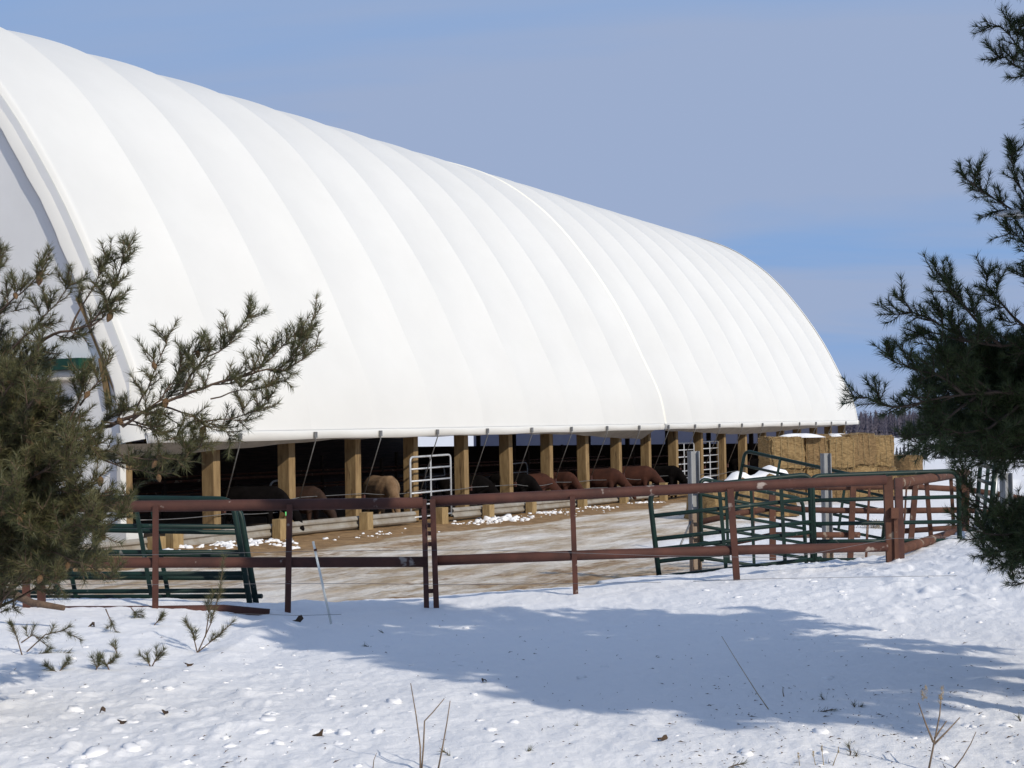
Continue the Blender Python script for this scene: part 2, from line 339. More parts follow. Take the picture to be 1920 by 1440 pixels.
# ------------------------------------------------------------------ ground
FX = np.array([-7.0, -5.0, -3.76, -2.9, -2.65, -2.0, -1.4, -0.9, 0.68, 2.55, 4.38, 5.6, 8.0])
FPY = [(-120,1140),(50,1137),(295,1137),(440,1143),(490,1147),(541,1137),(600,1146),(680,1139),(800,1133),(1077,1110),(1380,1083),(1672,1060),(1850,1036),(2200,1020)]
def fence_y(x): return 14.3 + (x + 6.1) * 0.162
_fx = []; _fh = []
for (px, py) in FPY:
    dep = 14.9
    for _ in range(6):
        q = at(px, py, dep); dep = float(fence_y(q.x))
    _fx.append(q.x); _fh.append(q.z)
def ground_h(x, y, fine=True):
    x = np.asarray(x, float); y = np.asarray(y, float)
    yf = np.where(x < 4.6, fence_y(x), fence_y(4.6) + (x - 4.6) * 1.3)
    yf = np.minimum(yf, 22)
    hf = np.interp(x, _fx, _fh)
    near = 0.98 + 0.10 * sstep(1, 5, x) + 0.0 * y
    t = sstep(6.5, 13.5, y)
    plat = near * (1 - t) + hf * t
    plat = plat + 0.16 * np.exp(-(((x - 5.6) / 1.5)**2 + ((y - 14.5) / 2.0)**2))
    # yard plane, sloping gently down along the barn
    al = (x - BP0.x) * BD.x + (y - BP0.y) * BD.y
    yard = -0.12 - 0.016 * np.clip(al, -25, 40) + 0.10 * sstep(-2, 8, x - 0.3 * (y - 16))
    yard = yard + 0.12 * fbm(x * 0.15, y * 0.15, 3)
    ln = np.where(x > 1.0, 5.5, 4.0)
    k = sstep(0.1, 1.0, (y - yf) / ln)
    k2 = sstep(-0.05, 1.0, (y - yf) / ln)
    h = plat * (1 - k) + yard * k
    r = np.hypot(x, y)
    # banks of ploughed snow in the far right yard
    h = h + 0.55 * np.exp(-(((x - 12.5) / 4.0)**2 + ((y - 31) / 2.5)**2)) * (0.7 + fbm(x * 0.9, y * 0.9, 3))
    h = h + 0.45 * np.exp(-(((x - 8.3) / 1.3)**2 + ((y - 20.0) / 1.6)**2)) * (0.8 + fbm(x * 1.3, y * 1.3, 3))
    h = h + 0.9 * np.exp(-(((x - 24) / 9.0)**2 + ((y - 62) / 4)**2)) * (0.6 + fbm(x * 0.4, y * 0.4, 3))
    # the land falls away behind
    h = h - 12.5 * sstep(85, 480, r) + 5 * sstep(900, 1800, r)
    if fine:
        near_m = 1 - sstep(30, 60, r)
        snow = 1 - k2
        h = h + near_m * (0.10 * fbm(x * 0.28, y * 0.28, 3) * snow + 0.034 * fbm(x * 1.4 + 0.3*y, y * 1.0, 4) + 0.016 * fbm(x * 6, y * 4.5, 4, 0.6))
        rough = snow * np.clip(sstep(0.5, -2.5, x) * sstep(11.5, 8, y) + sstep(1.5, 4, x) * sstep(10.5, 13, y) + sstep(2.0, 3, x) * sstep(9, 7, y) * 0.8, 0, 1)
        n = vnoise(x * 3.4 + 4, y * 3.0 + 9) ; n2 = vnoise(x * 8 + 4, y * 7 + 2)
        n5 = vnoise(x * 15 + 4, y * 13 + 2); h = h + rough * (0.09 * np.clip(n - 0.16, 0, 1) + 0.09 * np.clip(n2 - 0.2, 0, 1) + 0.05 * np.clip(n5 - 0.22, 0, 1))
        # wheel tracks in the yard, running along the barn
        vv = (x - BP0.x) * BI.x + (y - BP0.y) * BI.y
        h = h + near_m * k * 0.03 * vnoise(vv * 1.6, al * 0.08) + near_m * k * 0.03 * fbm(x * 2.2, y * 2.2, 3)
    return h
def gz(x, y): return float(ground_h(np.array([x]), np.array([y]))[0])
def dirt_amt(x, y):
    al = (x - BP0.x) * BD.x + (y - BP0.y) * BD.y
    vv = -((x - BP0.x) * BI.x + (y - BP0.y) * BI.y)      # outward distance from the post line
    nz = fbm(x * 0.25, y * 0.25, 4)
    strip = sstep(5.2, 2.6, vv + 1.6 * nz)               # bare sandy strip by the barn
    pxl = np.interp(y, [17, 21, 24, 28, 36, 48, 60, 80], [3.0, 3.4, 3.6, 3.6, 4.6, 9.5, 15, 24])
    yard = sstep(1.6, -1.6, x - pxl + 2.2 * nz) * sstep(15.6, 17.6, y - 0.12 * x + 0.8 * nz)
    ruts = 0.20 * vnoise(vv * 0.9 + 3, al * 0.05) + 0.12 * fbm(x * 0.5, y * 0.5, 3)
    d = np.maximum(strip * 1.0, yard * (0.375 + ruts))
    pens = 0.26 * sstep(1.0, 4.0, x) * sstep(17.5, 20, y) * sstep(34, 26, y) * (0.7 + 1.5 * nz)
    d = np.maximum(d, pens)
    r = np.hypot(x, y)
    return d * (1 - sstep(70, 100, r))

an = np.concatenate([np.linspace(-180, -60, 26)[:-1], np.linspace(-60, -24, 40)[:-1], np.linspace(-24, 24, 760), np.linspace(24, 60, 40)[1:], np.linspace(60, 180, 26)[1:]])
an = np.radians(an)
rr = np.concatenate([np.geomspace(0.25, 5, 26)[:-1], np.geomspace(5, 24, 430)[:-1], np.geomspace(24, 75, 150)[:-1], np.geomspace(75, 4000, 60)])
A_, RR = np.meshgrid(an, rr)
GX = RR * np.sin(A_); GY = RR * np.cos(A_)
GZ = ground_h(GX, GY)
GD = dirt_amt(GX, GY)
nr, na = GX.shape
V = np.stack([GX.ravel(), GY.ravel(), GZ.ravel()], 1)
idx = np.arange(nr * na).reshape(nr, na)
Fq = np.stack([idx[:-1, :-1].ravel(), idx[:-1, 1:].ravel(), idx[1:, 1:].ravel(), idx[1:, :-1].ravel()], 1)[:, ::-1]
fd = GD.ravel()[Fq].mean(1)
def sub_ground(name, sel):
    F_ = Fq[sel]; used, inv = np.unique(F_, return_inverse=True)
    me = np_mesh(name, V[used], inv.reshape(F_.shape), M['ground'])
    at_ = me.attributes.new('dirt', 'FLOAT', 'POINT'); at_.data.foreach_set('value', GD.ravel()[used].astype(np.float32))
    o = bpy.data.objects.new(name, me); C.objects.link(o); return o
tag(sub_ground('snow_ground', fd <= 0.22), kind='structure')
tag(sub_ground('dirt_yard', fd > 0.22), kind='structure')

# ------------------------------------------------------------------ hoop barn
barn = empty('hoop_barn', BP0, BANG)
tag(barn, 'long white fabric hoop barn with timber posts along its open side', 'barn')
PROF = [(-0.95,2.46),(-0.66,3.86),(0.10,5.5),(0.88,7.1),(1.74,8.55),(2.83,10.1),(3.95,11.45),(5.06,12.52),(6.5,13.58),(8,14.36),(10,15.07),(12,15.6),(14,15.92),(16,16.03)]
def catmull(P, per=5):
    P = [Vector((p[0], p[1], 0)) for p in P]; out = []
    for i in range(len(P) - 1):
        a = P[max(i-1, 0)]; b = P[i]; c = P[i+1]; d = P[i+2] if i + 2 < len(P) else Vector((2*P[i+1].x - P[i].x, P[i].y, 0))
        for k in range(per):
            t = k / per
            q = 0.5 * ((2*b) + (c - a)*t + (2*a - 5*b + 4*c - d)*t*t + (-a + 3*b - 3*c + d)*t**3)
            out.append((q.x, q.y))
    out.append((P[-1].x, P[-1].y)); return out
half = catmull(PROF, 5)
prof = half + [(2*HW - p[0], p[1]) for p in reversed(half[:-1])]
NPF = len(prof)
pn = []
for i in range(NPF):
    a = prof[max(i-1, 0)]; b = prof[min(i+1, NPF-1)]
    t = Vector((b[0]-a[0], b[1]-a[1])).normalized(); pn.append((-t.y, t.x))   # outward normal (v,w): rotate left
U0_, U1_ = -0.1, 20.05
HS = (U1_ - U0_) / NB
def hoop_u(k): return (U0_ + k * HS) * SP
for k in range(NB):
    mb = MB(); nsub = 12; vv = []
    for j in range(nsub + 1):
        t = j / nsub; u = hoop_u(k) + t * HS * SP
        sag = 0.125 * 4 * t * (1 - t)
        for i in range(NPF):
            s_i = sag * min(1.0, min(i, NPF - 1 - i) / 18.0)
            vv.append((u, prof[i][0] - pn[i][0]*s_i, prof[i][1] - pn[i][1]*s_i))
    fs = [(j*NPF+i, (j+1)*NPF+i, (j+1)*NPF+i+1, j*NPF+i+1) for j in range(nsub) for i in range(NPF-1)]
    mb.add(vv, fs, True); mb.build('roof_panel', M['fabric'], barn)
def ring(u0, u1, off0, off1, th=0.0):
    """band following the arch between offsets off0/off1 (along outward normal) from u0 to u1"""
    V_ = []; F_ = []
    for i in range(NPF):
        p, q = prof[i], pn[i]
        V_.append((u0, p[0]+q[0]*off0, p[1]+q[1]*off0)); V_.append((u1, p[0]+q[0]*off1, p[1]+q[1]*off1))
    F_ = [(2*i, 2*i+1, 2*i+3, 2*i+2) for i in range(NPF-1)]
    return V_, F_
# seam strip over the middle hoop, slightly proud and lumpy
mb = MB(); uS = hoop_u(10)
for (a, b, o0, o1) in ((uS-0.13, uS-0.05, -0.03, 0.022), (uS-0.05, uS+0.05, 0.022, 0.022), (uS+0.05, uS+0.13, 0.022, -0.03)):
    mb.add(*ring(a, b, o0, o1), True)
tag(mb.build('seam_strip', M['fabric_cream'], barn), 'raised cream seam strip across the roof')
# end hoops: fabric rolled round the end hoop, flap hanging on the gable
for (ue, sgn, nm) in ((hoop_u(0), -1, 'end_flap'), (hoop_u(NB), 1, 'end_flap')):
    mb = MB()
    pr_ = [(-0.14, 0.014), (-0.02, 0.03), (0.05, 0.015), (0.075, -0.04), (0.10, -0.06), (0.30, -0.52), (0.31, -0.56), (0.27, -0.565), (0.06, -0.20)]
    VV = []; m_ = len(pr_)
    for i in range(NPF):
        p, q = prof[i], pn[i]
        for (du, of) in pr_:
            of2 = of*(1 + 0.03*math.sin(i*0.9) + 0.02*math.sin(i*2.1)) if of < -0.4 else of
            VV.append((ue + sgn*du, p[0]+q[0]*of2, p[1]+q[1]*of2))
    mb.add(VV, [(i*m_+k, i*m_+k+1, (i+1)*m_+k+1, (i+1)*m_+k) for i in range(NPF-1) for k in range(m_-1)], True)
    mb.build(nm, M['fabric'], barn)
# valances along both eaves, one per half of the roof
for vside in (0, 1):
    for (ua, ub) in ((U0_-0.03, 9.86), (9.90, U1_+0.02)):
        mb = MB(); n = 60; V_ = []
        sect = [(-0.935, 2.60), (-0.985, 2.57), (-0.998, 2.54), (-0.99, 2.345), (-0.972, 2.34), (-0.945, 2.45)]
        for j in range(n+1):
            u = (ua + (ub-ua)*j/n) * SP; wob = 0.012*math.sin(u*2.1) + 0.01*math.sin(u*5.3)
            for (v, z) in sect:
                v2 = v + wob*(1 if z < 2.55 else 0)
                V_.append((u, v2 if vside == 0 else 2*HW - v2, z + (0.012*math.sin(u*1.0+1) if z < 2.4 else 0)))
        m_ = len(sect)
        F_ = [(j*m_+i, j*m_+(i+1)%m_, (j+1)*m_+(i+1)%m_, (j+1)*m_+i) for j in range(n) for i in range(m_)]
        F_ += [tuple(range(m_)), tuple(n*m_+i for i in reversed(range(m_)))]
        mb.add(V_, F_, True); mb.build('eave_valance', M['fabric'], barn)
# hanging curtain below the eave
def curtain(u0, u1, drops, name='curtain'):
    mb = MB(); n = 90; V_ = []; rows = 6
    for j in range(n+1):
        u = u0 + (u1-u0)*j/n
        dr = float(np.interp(u, [d[0] for d in drops], [d[1] for d in drops]))
        for i in range(rows+1):
            t = i/rows
            fold = 0.02*math.sin(u*SP*3.1 + t*2)*t
            V_.append((u*SP, -0.97 + 0.65*t*min(1, dr*3) + fold, 2.345 - dr*t + 0.012*math.sin(u*9)*t))
    F_ = [(j*(rows+1)+i, (j+1)*(rows+1)+i, (j+1)*(rows+1)+i+1, j*(rows+1)+i+1) for j in range(n) for i in range(rows)]
    mb.add(V_, F_, True); return mb.build(name, M['curtain'], barn)
curtain(-0.45, 9.55, [(-0.45,0.36),(0.2,0.30),(1.2,0.17),(2.2,0.03),(5.8,0.02),(7.2,0.10),(8.4,0.27),(9.55,0.38)])
curtain(9.95, 19.6, [(9.95,0.06),(11,0.13),(12.5,0.28),(13.6,0.36),(14.6,0.33),(16,0.22),(18,0.08),(19.6,0.03)])
# posts
pm = MB()
def post_mesh(w_, d_, z0, z1):
    bmx = bmesh.new(); bmesh.ops.create_cube(bmx, size=1)
    for v in bmx.verts: v.co = Vector((v.co.x*w_, v.co.y*d_, z0 + (v.co.z+0.5)*(z1-z0)))
    bmesh.ops.bevel(bmx, geom=bmx.edges[:], offset=0.012, segments=1, affect='EDGES')
    me = bpy.data.meshes.new('post'); bmx.to_mesh(me); bmx.free(); me.materials.append(M['timber']); return me
pmesh = [post_mesh(0.27*a, 0.40, -1.4, 2.62) for a in (1.0, 0.96, 1.04)]
for k in range(0, 21):
    link_mesh('post', pmesh[k % 3], barn, loc=(k*SP - 0.20 + rng.uniform(-0.02, 0.02) , -0.02, 0), rot=(rng.uniform(-0.006, 0.006), rng.uniform(-0.004, 0.004), rng.uniform(-0.03, 0.03)))
for k in range(0, 21):
    link_mesh('post', pmesh[k % 3], barn, loc=(k*SP, 2*HW, 0))
# header beams, cap plate
for v in (0.0, 2*HW):
    MB().box((-0.3, v-0.14, 2.625), (20.2*SP, v+0.14, 2.86)).build('header_beam', M['timber2'], barn)
# far side wall: boards, curtains above
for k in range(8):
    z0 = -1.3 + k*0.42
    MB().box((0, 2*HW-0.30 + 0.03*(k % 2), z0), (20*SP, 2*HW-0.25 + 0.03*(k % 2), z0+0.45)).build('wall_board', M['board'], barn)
def far_u(px, py):
    r = ray(px, py); t = (BP0.dot(BI) + 2*HW - 0.2)/r.dot(BI); q = r*t
    return (q - BP0).dot(BD)
ga, gb = far_u(779, 830), far_u(888, 830)
for k in range(20):
    a, b = k*SP+0.17, (k+1)*SP-0.17
    if ga < a and b < gb + 1.0: continue
    if a < ga < b: b = ga
    elif a < gb < b: a = gb
    MB().box((a, 2*HW-0.23, 2.03), (b, 2*HW-0.21, 2.62)).build('side_curtain', M['farcurtain'], barn)
# floor slab of litter
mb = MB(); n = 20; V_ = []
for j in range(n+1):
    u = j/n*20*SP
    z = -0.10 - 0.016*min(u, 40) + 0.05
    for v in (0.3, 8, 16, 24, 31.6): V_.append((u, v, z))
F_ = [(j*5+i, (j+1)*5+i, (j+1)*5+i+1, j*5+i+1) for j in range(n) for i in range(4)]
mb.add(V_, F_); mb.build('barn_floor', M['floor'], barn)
# gable walls (near one with a tall door opening)
def gplane(px, py, u):      # pixel -> (v,w) on the gable plane
    r = ray(px, py); t = ((BP0 + BD*(u*SP)) @ BD) / (r @ BD) if False else ((BP0 + BD*(u*SP)).dot(BD)) / r.dot(BD)
    q = Vector((r.x*t, r.y*t, r.z*t + CAMZ))
    return (q - BP0).dot(BI), q.z
def roof_w(v, inset=0.12):
    vs_ = [p[0] for p in prof]; ws = [p[1] for p in prof]
    return float(np.interp(v, vs_, ws)) - inset
dv0, dw0 = gplane(138, 706, 0.03)
dv1 = dv0 + 8.0; dtop = dw0
def gp_far(px, py): return gplane(px, py, 19.9)
fo0 = gp_far(888, 830)[0]; fo1 = gp_far(779, 830)[0]
for (u, near) in ((-0.50, True), (19.9*SP, False)):
    lo, hi = (dv0, dv1) if near else (min(fo0, fo1), max(fo0, fo1))
    cols = np.unique(np.concatenate([np.linspace(-0.55, 1, 12), np.linspace(1, 2*HW-1, 60), np.linspace(2*HW-1, 2*HW+0.55, 12), [lo, hi]]))
    mb = MB()
    for a, b in zip(cols[:-1], cols[1:]):
        z0 = -1.3 if near else 1.12
        if a >= lo-1e-6 and b <= hi+1e-6: z0 = dtop if near else 2.75
        if a < -0.2 or b > 2*HW+0.2: z0 = 2.55
        ta, tb = roof_w(a), roof_w(b)
        mb.add([(u, a, z0), (u, b, z0), (u, b, tb), (u, a, ta)], [(0, 1, 2, 3)])
        if near: mb.add([(u+0.05, a, z0), (u+0.05, b, z0), (u+0.05, b, tb), (u+0.05, a, ta)], [(3, 2, 1, 0)])
    mb.build('gable_wall', M['fabric_gable'] if near else M['farcurtain'], barn)
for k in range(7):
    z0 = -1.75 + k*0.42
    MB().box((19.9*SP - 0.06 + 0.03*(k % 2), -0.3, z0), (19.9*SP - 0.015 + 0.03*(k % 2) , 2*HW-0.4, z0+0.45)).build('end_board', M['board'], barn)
for k in range(1, 11):
    if lo - 0.2 < k*2.9 < hi + 0.2: continue
    MB().box((19.9*SP - 0.30, k*2.9-0.12, -1.5), (19.9*SP - 0.07, k*2.9+0.12, 3.4)).build('end_post', M['board'], barn)
hv, hw_ = gplane(156, 671, -0.26); hv2, hw2 = gplane(156, 703, -0.26)
mb = MB().box((-0.95, hv, hw2+0.14), (-0.52, hv+8.3, hw_)); mb.build('door_hood', M['greenhood'], barn)
MB().tube([(-0.72, hv+0.02, hw2+0.02), (-0.72, hv+8.3, hw2+0.02)], 0.13, 14).build('rolled_door', M['fabric'], barn)
MB().box((-0.62, -0.36, -1.2), (-0.44, -0.25, 2.6)).build('corner_trim', M['fabric'], barn)
v0_, z0_ = gplane(250, 1045, 0); v1_, z1_ = gplane(205, 990, 0)
MB().box((-0.85, -0.75, -1.0), (-0.3, 0.15, 0.33)).build('corner_footing', M['fabric'], barn)
# loose timber boards showing between flap and gable
for (p0, p1, ww) in (((186, 598), (240, 735), 0.13), ((212, 672), (226, 760), 0.15), ((168, 560), (196, 622), 0.10)):
    a = gplane(*p0, -0.06); b = gplane(*p1, -0.06)
    MB().bar((-0.57, a[0], a[1]), (-0.55, b[0], b[1]), ww, 0.05, up=(1, 0, 0)).build('trim_board', M['timber'], barn)
# tie rods from the eave brackets down to the post feet
for k in range(0, 20):
    u = hoop_u(k+1)
    zb = 0.62 - 0.03*k*0.3
    rod_ = MB().tube([(u, -1.05, 2.46), (u, -1.04, 2.30), ((k+1)*SP+0.0, -0.24, zb)], 0.017, 6).build('tie_rod', M['rod'], barn)
    MB().box((u-0.05, -1.075, 2.38), (u+0.05, -1.02, 2.54)).build('eave_bracket', M['rod'], rod_)
    MB().box(((k+1)*SP-0.035, -0.29, zb-0.1), ((k+1)*SP+0.03, -0.19, zb+0.06)).build('rod_anchor', M['redchannel'], rod_)
# feed cable along the posts
for zc, amp in ((0.86, 0.10), (0.55, 0.07)):
    pts = []
    for k in range(0, 14):
        for j in range(6):
            t = j/6; pts.append(((k+t)*SP, -0.30, zc - 0.017*min((k+t)*SP, 40) - amp*4*t*(1-t)*(0.5+0.5*math.sin(k*2.3))))
    MB().tube(pts, 0.012, 5).build('feed_cable', M['rod'], barn)

for v_, zz in ((7.5, (0.35, 0.8, 1.25)), (15.0, (0.5, 1.1))):
    for z_ in zz: MB().tube([(0.5*SP, v_, z_-0.2), (19*SP, v_, z_-0.6)], 0.05, 6).build('inner_rail', M['rust'], barn)
    for k in range(1, 19, 2): MB().box((k*SP-0.06, v_-0.06, -1.2), (k*SP+0.06, v_+0.06, 1.4)).build('inner_post', M['board'], barn)
# ------------------------------------------------------------------ guard rail in front of the posts
gr = empty('guard_rail', BP0, BANG); tag(gr, 'low corrugated guard rail on short timber posts before the barn posts', 'guard rail')
def wbeam(u0, u1, nm):
    sect = [(0.0,0.155),(0.03,0.14),(0.075,0.10),(0.075,0.06),(0.02,0.02),(0.02,-0.02),(0.075,-0.06),(0.075,-0.10),(0.03,-0.14),(0.0,-0.155)]
    sect = sect + [(x-0.012, z) for x, z in reversed(sect)]
    n = 14; V_ = []; m_ = len(sect)
    for j in range(n+1):
        u = u0 + (u1-u0)*j/n
        zt = RAILZ(u)
        for (x, z) in sect: V_.append((u*SP, -1.1 - x, zt + z*1.12))
    F_ = [(j*m_+i, (j+1)*m_+i, (j+1)*m_+(i+1)%m_, j*m_+(i+1)%m_) for j in range(n) for i in range(m_)]
    mb = MB(); mb.add(V_, F_, False); return mb.build('beam', M['guard'], gr)
def RAILZ(u): return float(np.interp(u, [-1, 0, 1.3, 2.6, 4.2, 6.6, 10, 20], [0.05, 0.02, 0.03, -0.02, -0.10, -0.22, -0.32, -0.5]))
wbeam(-0.9, 1.30, 'a'); wbeam(1.32, 3.45, 'b'); wbeam(4.15, 5.9, 'c'); wbeam(5.92, 11.5, 'd')
gp = MB().box((-0.16, -0.13, -0.9), (0.16, 0.13, 0.24)).mesh('post', M['timber2'])
for u, dz in ((0.02, 0.10), (-0.15, 0.02), (1.28, 0.12), (2.52, 0.10), (3.82, 0.06), (4.75, 0.02), (5.7, 0.02), (8.2, 0.22), (9.5, 0.26), (7.0, 0.05)):
    link_mesh('post', gp, gr, loc=(u*SP, -1.36 if u > 0 else -1.3, RAILZ(u) + dz - 0.06), rot=(0, 0, rng.uniform(-0.1, 0.1)))

# ------------------------------------------------------------------ steel gates inside the barn
def fillet_path(pts, r=0.15, n=5):
    pts = [Vector(p) for p in pts]; out = [pts[0]]
    for i in range(1, len(pts)-1):
        a, b, c = pts[i-1], pts[i], pts[i+1]
        d0 = (a-b).normalized(); d1 = (c-b).normalized(); rr_ = min(r, (a-b).length*0.45, (c-b).length*0.45)
        p0 = b + d0*rr_; p1 = b + d1*rr_
        for k in range(n+1):
            t = k/n; out.append(p0*(1-t)**2 + b*2*t*(1-t) + p1*t*t)
    out.append(pts[-1]); return out
def pipe_gate(name, TL, TR, BR, BL, nr, r, m, label, cat, ups=(0.5,), group=None, feet=0.0, spc=None):
    TL, TR, BR, BL = map(Vector, (TL, TR, BR, BL))
    base = (BL + BR)/2
    t = empty(name, base); tag(t, label, cat, group)
    o = -base
    lft = (BL-TL).normalized()*feet; rgt = (BR-TR).normalized()*feet
    MB().tube(fillet_path([BL+lft+o, TL+o, TR+o, BR+rgt+o], 0.16), r*1.15, 8).build('frame', m, t)
    for k in range(1, nr):
        f = (k/(nr-1)) if spc is None else spc[k]
        a = TL.lerp(BL, f); b = TR.lerp(BR, f)
        if k == nr-1:
            e = (b-a).normalized()*0.09; a = a - e; b = b + e
        MB().tube([a+o, b+o], r*0.95, 7).build('rail', m, t)
    for f in ups:
        a = TL.lerp(TR, f); b = BL.lerp(BR, f)
        off = Vector((0, -1, 0))*r*1.7
        MB().bar(a+o+off, b+o+off, r*1.6, r*0.8, up=(0, 1, 0)).build('upright', m, t)
    return t
def bl(u, v, z): return B(u, v, z)
pipe_gate('steel_gate', bl(3.69,-0.50,1.70), bl(4.50,-0.42,1.72), bl(4.50,-0.42,-0.17), bl(3.69,-0.50,-0.15), 6, 0.030, M['gate'], 'silver tube gate hung between posts beside the tan bull', 'gate', feet=0.08)
pipe_gate('steel_gate', bl(11.05,0.1,1.70), bl(11.85,0.1,1.68), bl(11.85,0.1,-0.25), bl(11.05,0.1,-0.25), 7, 0.030, M['gate'], 'silver tube gate at left of the paired gates behind the grey post', 'gate')
pipe_gate('steel_gate', bl(12.15,0.1,1.70), bl(12.90,0.1,1.70), bl(12.90,0.1,-0.30), bl(12.15,0.1,-0.30), 7, 0.030, M['gate'], 'silver tube gate at right of the paired gates behind the grey post', 'gate')
for i, (u, v, L) in enumerate(((3.1, 3.0, 1.2), (8.3, 3.5, 1.6), (7.0, 5.0, 1.4))):
    lab = ('bent grey pipe stall divider behind the tan bull', 'bent grey pipe stall divider above the red brown cows', 'bent grey pipe stall divider deep in the dark barn')[i]
    t = empty('stall_divider', B(u, v, -0.4)); tag(t, lab, 'stall divider', 'pipe dividers inside the barn')
    e = BD*L
    MB().tube(fillet_path([Vector((0,0,0)) - e*0.5, Vector((0,0,1.45)) - e*0.5 + Vector((0,0,0)), Vector((0,0,1.5)) + e*0.5, Vector((0,0,0)) + e*0.5], 0.3), 0.03, 8).build('hoop', M['galv'], t)
    MB().tube([Vector((0,0,1.1)) - e*0.5, Vector((0,0,1.1)) + e*0.5], 0.025, 8).build('rail', M['galv'], t)

# ------------------------------------------------------------------ cattle (one continuous mesh by voxel remesh)
def blob_loft(mb, rings, n=12):
    """rings: (cx, cy, cz, ry, rz, tilt) ellipses across a path in the xz plane"""
    V_ = []
    for (cx, cy, cz, ry, rz, tl) in rings:
        ax = Vector((math.sin(tl), 0, math.cos(tl)))
        for k in range(n):
            a = 2*math.pi*k/n
            V_.append(Vector((cx, cy, cz)) + Vector((0, 1, 0))*(ry*math.cos(a)) + ax*(rz*math.sin(a)))
    F_ = [(j*n+k, j*n+(k+1)%n, (j+1)*n+(k+1)%n, (j+1)*n+k) for j in range(len(rings)-1) for k in range(n)]
    F_ += [tuple(reversed(range(n))), tuple((len(rings)-1)*n+k for k in range(n))]
    mb.add(V_, F_, True)
def cow_mesh(name, bulk=1.0, low=0.0):
    mb = MB()
    blob_loft(mb, [(-1.02,0,1.08,0.08,0.10,0),(-0.98,0,1.06,0.20,0.22,0),(-0.82,0,1.02,0.28,0.32,0),(-0.5,0,0.96,0.34*bulk,0.37,0),(-0.1,0,0.92,0.37*bulk,0.40,0),(0.25,0,0.93,0.33*bulk,0.41,0),(0.5,0,0.96,0.29*bulk,0.39,0.15),(0.68,0,0.95,0.22*bulk,0.31,0.4),(0.80,0,0.92,0.14,0.2,0.5)], 16)
    # neck down to the head
    blob_loft(mb, [(0.52,0,1.08,0.20*bulk,0.27*bulk,0.5),(0.74,0,0.98,0.16*bulk,0.24*bulk,0.75),(0.98,0,0.80-low,0.13*bulk,0.19*bulk,0.85),(1.16,0,0.64-low,0.115,0.15,0.95)], 14)
    # head
    blob_loft(mb, [(1.08,0,0.76-low,0.09,0.09,1.0),(1.14,0,0.70-low,0.125,0.14,1.05),(1.22,0,0.58-low,0.12,0.15,1.15),(1.30,0,0.44-low,0.085,0.11,1.2),(1.36,0,0.32-low,0.075,0.085,1.25),(1.40,0,0.24-low,0.08,0.075,1.3),(1.42,0,0.20-low,0.05,0.05,1.35)], 14)
    for s in (-1, 1):
        # ears
        blob_loft(mb, [(1.09,s*0.09,0.74-low,0.03,0.035,0.3),(1.06,s*0.17,0.73-low,0.045,0.045,0.3),(1.04,s*0.26,0.70-low,0.03,0.04,0.3),(1.03,s*0.30,0.68-low,0.012,0.015,0.3)], 8)
        # front leg, knee, hoof
        mb.tube([(0.48,s*0.17,0.85),(0.50,s*0.17,0.62),(0.50,s*0.16,0.42),(0.49,s*0.16,0.22),(0.50,s*0.16,0.08),(0.52,s*0.16,0.0)], [0.13,0.10,0.07,0.055,0.055,0.065], 10)
        # hind leg with stifle and hock
        mb.tube([(-0.72,s*0.18,0.95),(-0.62,s*0.19,0.72),(-0.74,s*0.18,0.50),(-0.84,s*0.17,0.42),(-0.80,s*0.17,0.20),(-0.78,s*0.17,0.08),(-0.75,s*0.17,0.0)], [0.20,0.16,0.09,0.065,0.055,0.055,0.065], 10)
    mb.tube([(-1.02,0,1.20),(-1.10,0,1.1),(-1.12,0,0.8),(-1.10,0,0.5)], [0.04,0.035,0.022,0.035], 8)
    me = mb.mesh(name, M['hide_red'])
    o = bpy.data.objects.new('tmp', me); C.objects.link(o)
    md = o.modifiers.new('r', 'REMESH'); md.mode = 'VOXEL'; md.voxel_size = 0.032; md.use_smooth_shade = True
    ms = o.modifiers.new('s', 'SMOOTH'); ms.factor = 0.5; ms.iterations = 3
    dg = bpy.context.evaluated_depsgraph_get()
    out = bpy.data.meshes.new_from_object(o.evaluated_get(dg)); out.name = name
    bpy.data.objects.remove(o)
    if not out.materials: out.materials.append(M['hide_red'])
    out.polygons.foreach_set('use_smooth', [True]*len(out.polygons))
    return out
cm = cow_mesh('cow_body', 1.0, 0.05); bullm = cow_mesh('bull_body', 1.25, 0.0)
COWS = [
    (3.55, 0.25, -128, 'hide_tan', bullm, 1.10, 'woolly tan bull with its head down over the guard rail', None),
    (1.62, 0.25, -84, 'hide_black', cm, 1.0, 'black cow with a bright green ear tag', 'tag'),
    (2.30, 0.45, -92, 'hide_brown', cm, 0.95, 'dark brown cow between the green tagged cow and the tan bull', None),
    (5.35, 0.55, -80, 'hide_black', cm, 1.0, 'black cow just right of the silver gate by the bull', None),
    (6.35, 0.40, -95, 'hide_black', cm, 1.0, 'black cow with a pink ear tag', 'tagpink'),
    (6.78, 0.50, -58, 'hide_red', cm, 0.98, 'dark red cow beside the pink tagged black cow', None),
    (7.52, 0.45, -104, 'hide_red', cm, 1.0, 'red brown cow second from left of the red cows', None),
    (8.52, 0.10, -88, 'hide_red', cm, 1.05, 'red brown cow third from left of the red cows', None),
    (9.60, 0.15, -78, 'hide_red', cm, 1.08, 'red brown cow rightmost of the red cows, beside a black one', None),
    (10.62, 0.10, -99, 'hide_black', cm, 1.05, 'black cow with lowered head left of the paired silver gates', None),
    (14.6, 0.3, -92, 'hide_black', cm, 1.1, 'black cow in the barn just left of the straw bales', None),
]
